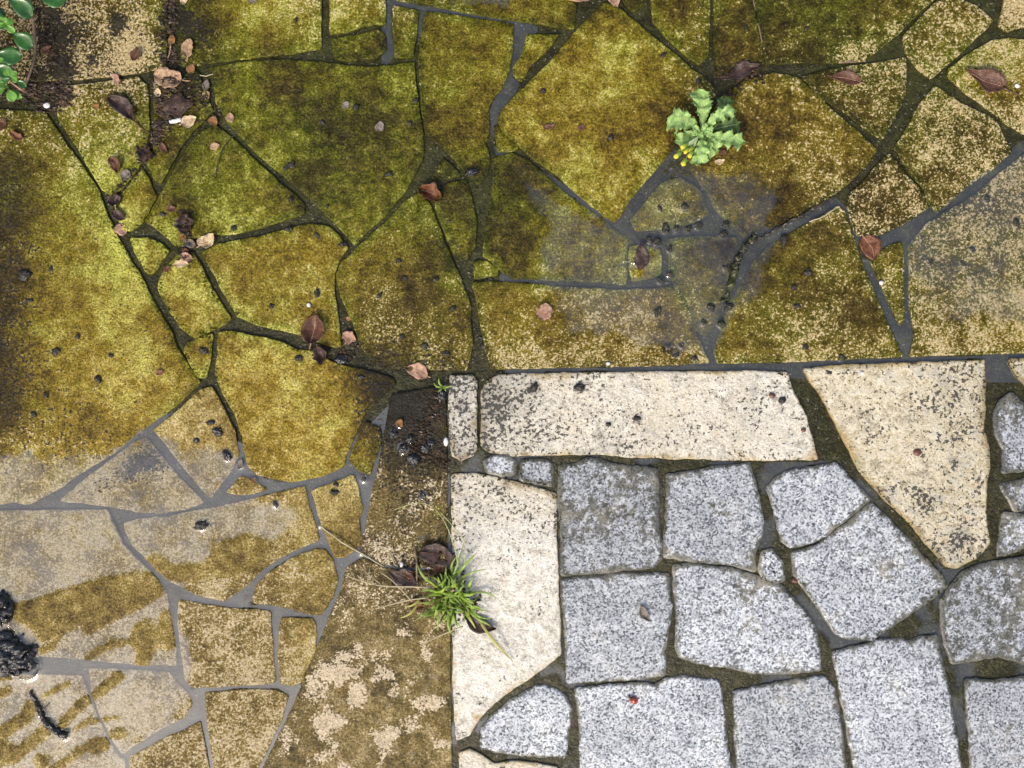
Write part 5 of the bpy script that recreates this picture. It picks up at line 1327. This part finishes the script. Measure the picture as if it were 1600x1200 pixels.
for h in (1, -1):
    V, F = dome(bx, by, bz + .6, 7, 5.8, 5.2, 140, h); wc = add('wing_case', V, F, M['shell_red'], bug)
    for (sx, sy) in ((1.5, 2.6), (-2.6, 2.4), (4.2, 1.2)):
        zz = 5.2 * math.sqrt(max(.05, 1 - (sx / 7) ** 2 - (sy / 5.8) ** 2))
        V, F = blob(sx, sy * h, zz, 1.15, 1.1, .35, 1, .05, 10, 6)
        add('spot', local(V, bx, by, bz + .6, 140), F, M['shell_black'], wc)
V, F = blob(7.2, 0, 1.8, 2.6, 3.6, 2.2, 2, .05, 12, 8); add('thorax', local(V, bx, by, bz + .6, 140), F, M['shell_black'], bug)
V, F = blob(9.6, 0, 1.2, 1.7, 2.0, 1.5, 3, .05, 10, 7); hd = add('head', local(V, bx, by, bz + .6, 140), F, M['shell_black'], bug)
for h in (1, -1):
    V, F = tube([(10, 1.2 * h, 1.6), (11.5, 2.4 * h, 2.2), (12.4, 3.4 * h, 2.0)], .3, .25, 5); add('antenna', local(V, bx, by, bz + .6, 140), F, M['shell_black'], hd)
    V, F = blob(8.2, 2.6 * h, 2.6, .9, .8, .6, 1, .05, 8, 6); add('cheek_mark', local(V, bx, by, bz + .6, 140), F, M['white'], hd)
    for q, sx in enumerate((5, 1, -3)):
        V, F = tube([(sx, 4 * h, .8), (sx + (1 - q) * 1.4, 7 * h, 1.2), (sx + (1 - q) * 2.4, 8.6 * h, -.6)], .45, .35, 5); add('leg', local(V, bx, by, bz + .6, 140), F, M['shell_black'], bug)

# ------------------------------------------------------------------ water lying in the hollows and joints
def puddle(poly, label, sp=6.0, mat='water'):
    P = np.asarray(poly, float)
    lo, hi = P.min(0), P.max(0)
    gx, gy = np.meshgrid(np.arange(lo[0], hi[0], sp), np.arange(lo[1], hi[1], sp)); gx = gx.ravel(); gy = gy.ravel()
    keep = poly_sd(gx, gy, P) > 3
    pts = [np.column_stack([gx[keep], gy[keep]])]
    men = [(x, y, r_) for x, y, r_ in MENISCUS if poly_sd(np.array([x]), np.array([y]), P)[0] > 12]
    for x, y, r_ in men:
        for q, d in enumerate((-1.5, 0, 1.5, 3, 4.8, 7, 10)):
            R = max(.6, r_ + d); k = int(max(8, R * 1.6)); a = np.arange(k) / k * 6.283 + q * .4
            A = np.column_stack([x + np.cos(a) * R, y + np.sin(a) * R]); pts.append(A[poly_sd(A[:, 0], A[:, 1], P) > 2])
    A = np.vstack(pts)
    bd = resample(poly, 12, 0, 1, 4)
    n = len(bd)
    vo, eo, fo, *_ = mgeo.delaunay_2d_cdt([Vector(p) for p in bd] + [Vector(p) for p in A], [], [list(range(n))], 1, 1e-3)
    V2 = np.array([(v.x, v.y) for v in vo])
    z = np.full(len(V2), WATER)
    for x, y, r_ in men:
        d = np.hypot(V2[:, 0] - x, V2[:, 1] - y) - r_
        z = np.where(d < -1.2, np.minimum(z, WATER - 5), np.maximum(z, WATER + 2.2 * np.exp(-np.clip(d, 0, 60) / 2.6) * (1 - sstep(8, 14, d))))
    V = np.column_stack([V2, z])
    me = mesh_from('puddle', V, fo)
    if me.polygons[0].normal.z < 0: me.flip_normals()
    fi = np.clip((V2[:, 0] + 120) / 4, 0, HMAP.shape[1] - 1.01); fj = np.clip((V2[:, 1] + 120) / 4, 0, HMAP.shape[0] - 1.01)
    i0 = fi.astype(int); j0 = fj.astype(int); fi -= i0; fj -= j0
    hz = (HMAP[j0, i0] * (1 - fi) + HMAP[j0, i0 + 1] * fi) * (1 - fj) + (HMAP[j0 + 1, i0] * (1 - fi) + HMAP[j0 + 1, i0 + 1] * fi) * fj
    at_ = me.attributes.new('depth', 'FLOAT', 'POINT'); at_.data.foreach_set('value', np.clip(z - hz, -3, 9).astype(np.float32))
    o = link('puddle', me, M[mat]); o['kind'] = 'structure'; o['label'] = label
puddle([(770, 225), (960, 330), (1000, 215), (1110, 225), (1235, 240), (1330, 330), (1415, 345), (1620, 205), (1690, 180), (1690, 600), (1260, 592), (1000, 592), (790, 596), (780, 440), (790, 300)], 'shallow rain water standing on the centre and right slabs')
puddle([(-85, 640), (250, 632), (330, 690), (400, 690), (560, 680), (620, 620), (700, 600), (712, 720), (712, 1285), (-85, 1285)], 'shallow rain water standing on the lower left slabs', mat='sky_veiled_water')
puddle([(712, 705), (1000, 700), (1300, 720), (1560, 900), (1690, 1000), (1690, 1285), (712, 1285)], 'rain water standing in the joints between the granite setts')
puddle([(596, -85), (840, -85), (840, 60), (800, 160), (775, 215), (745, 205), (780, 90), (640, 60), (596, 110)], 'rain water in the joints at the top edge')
for o in bpy.data.objects:
    if '_at' in o: del o['_at']
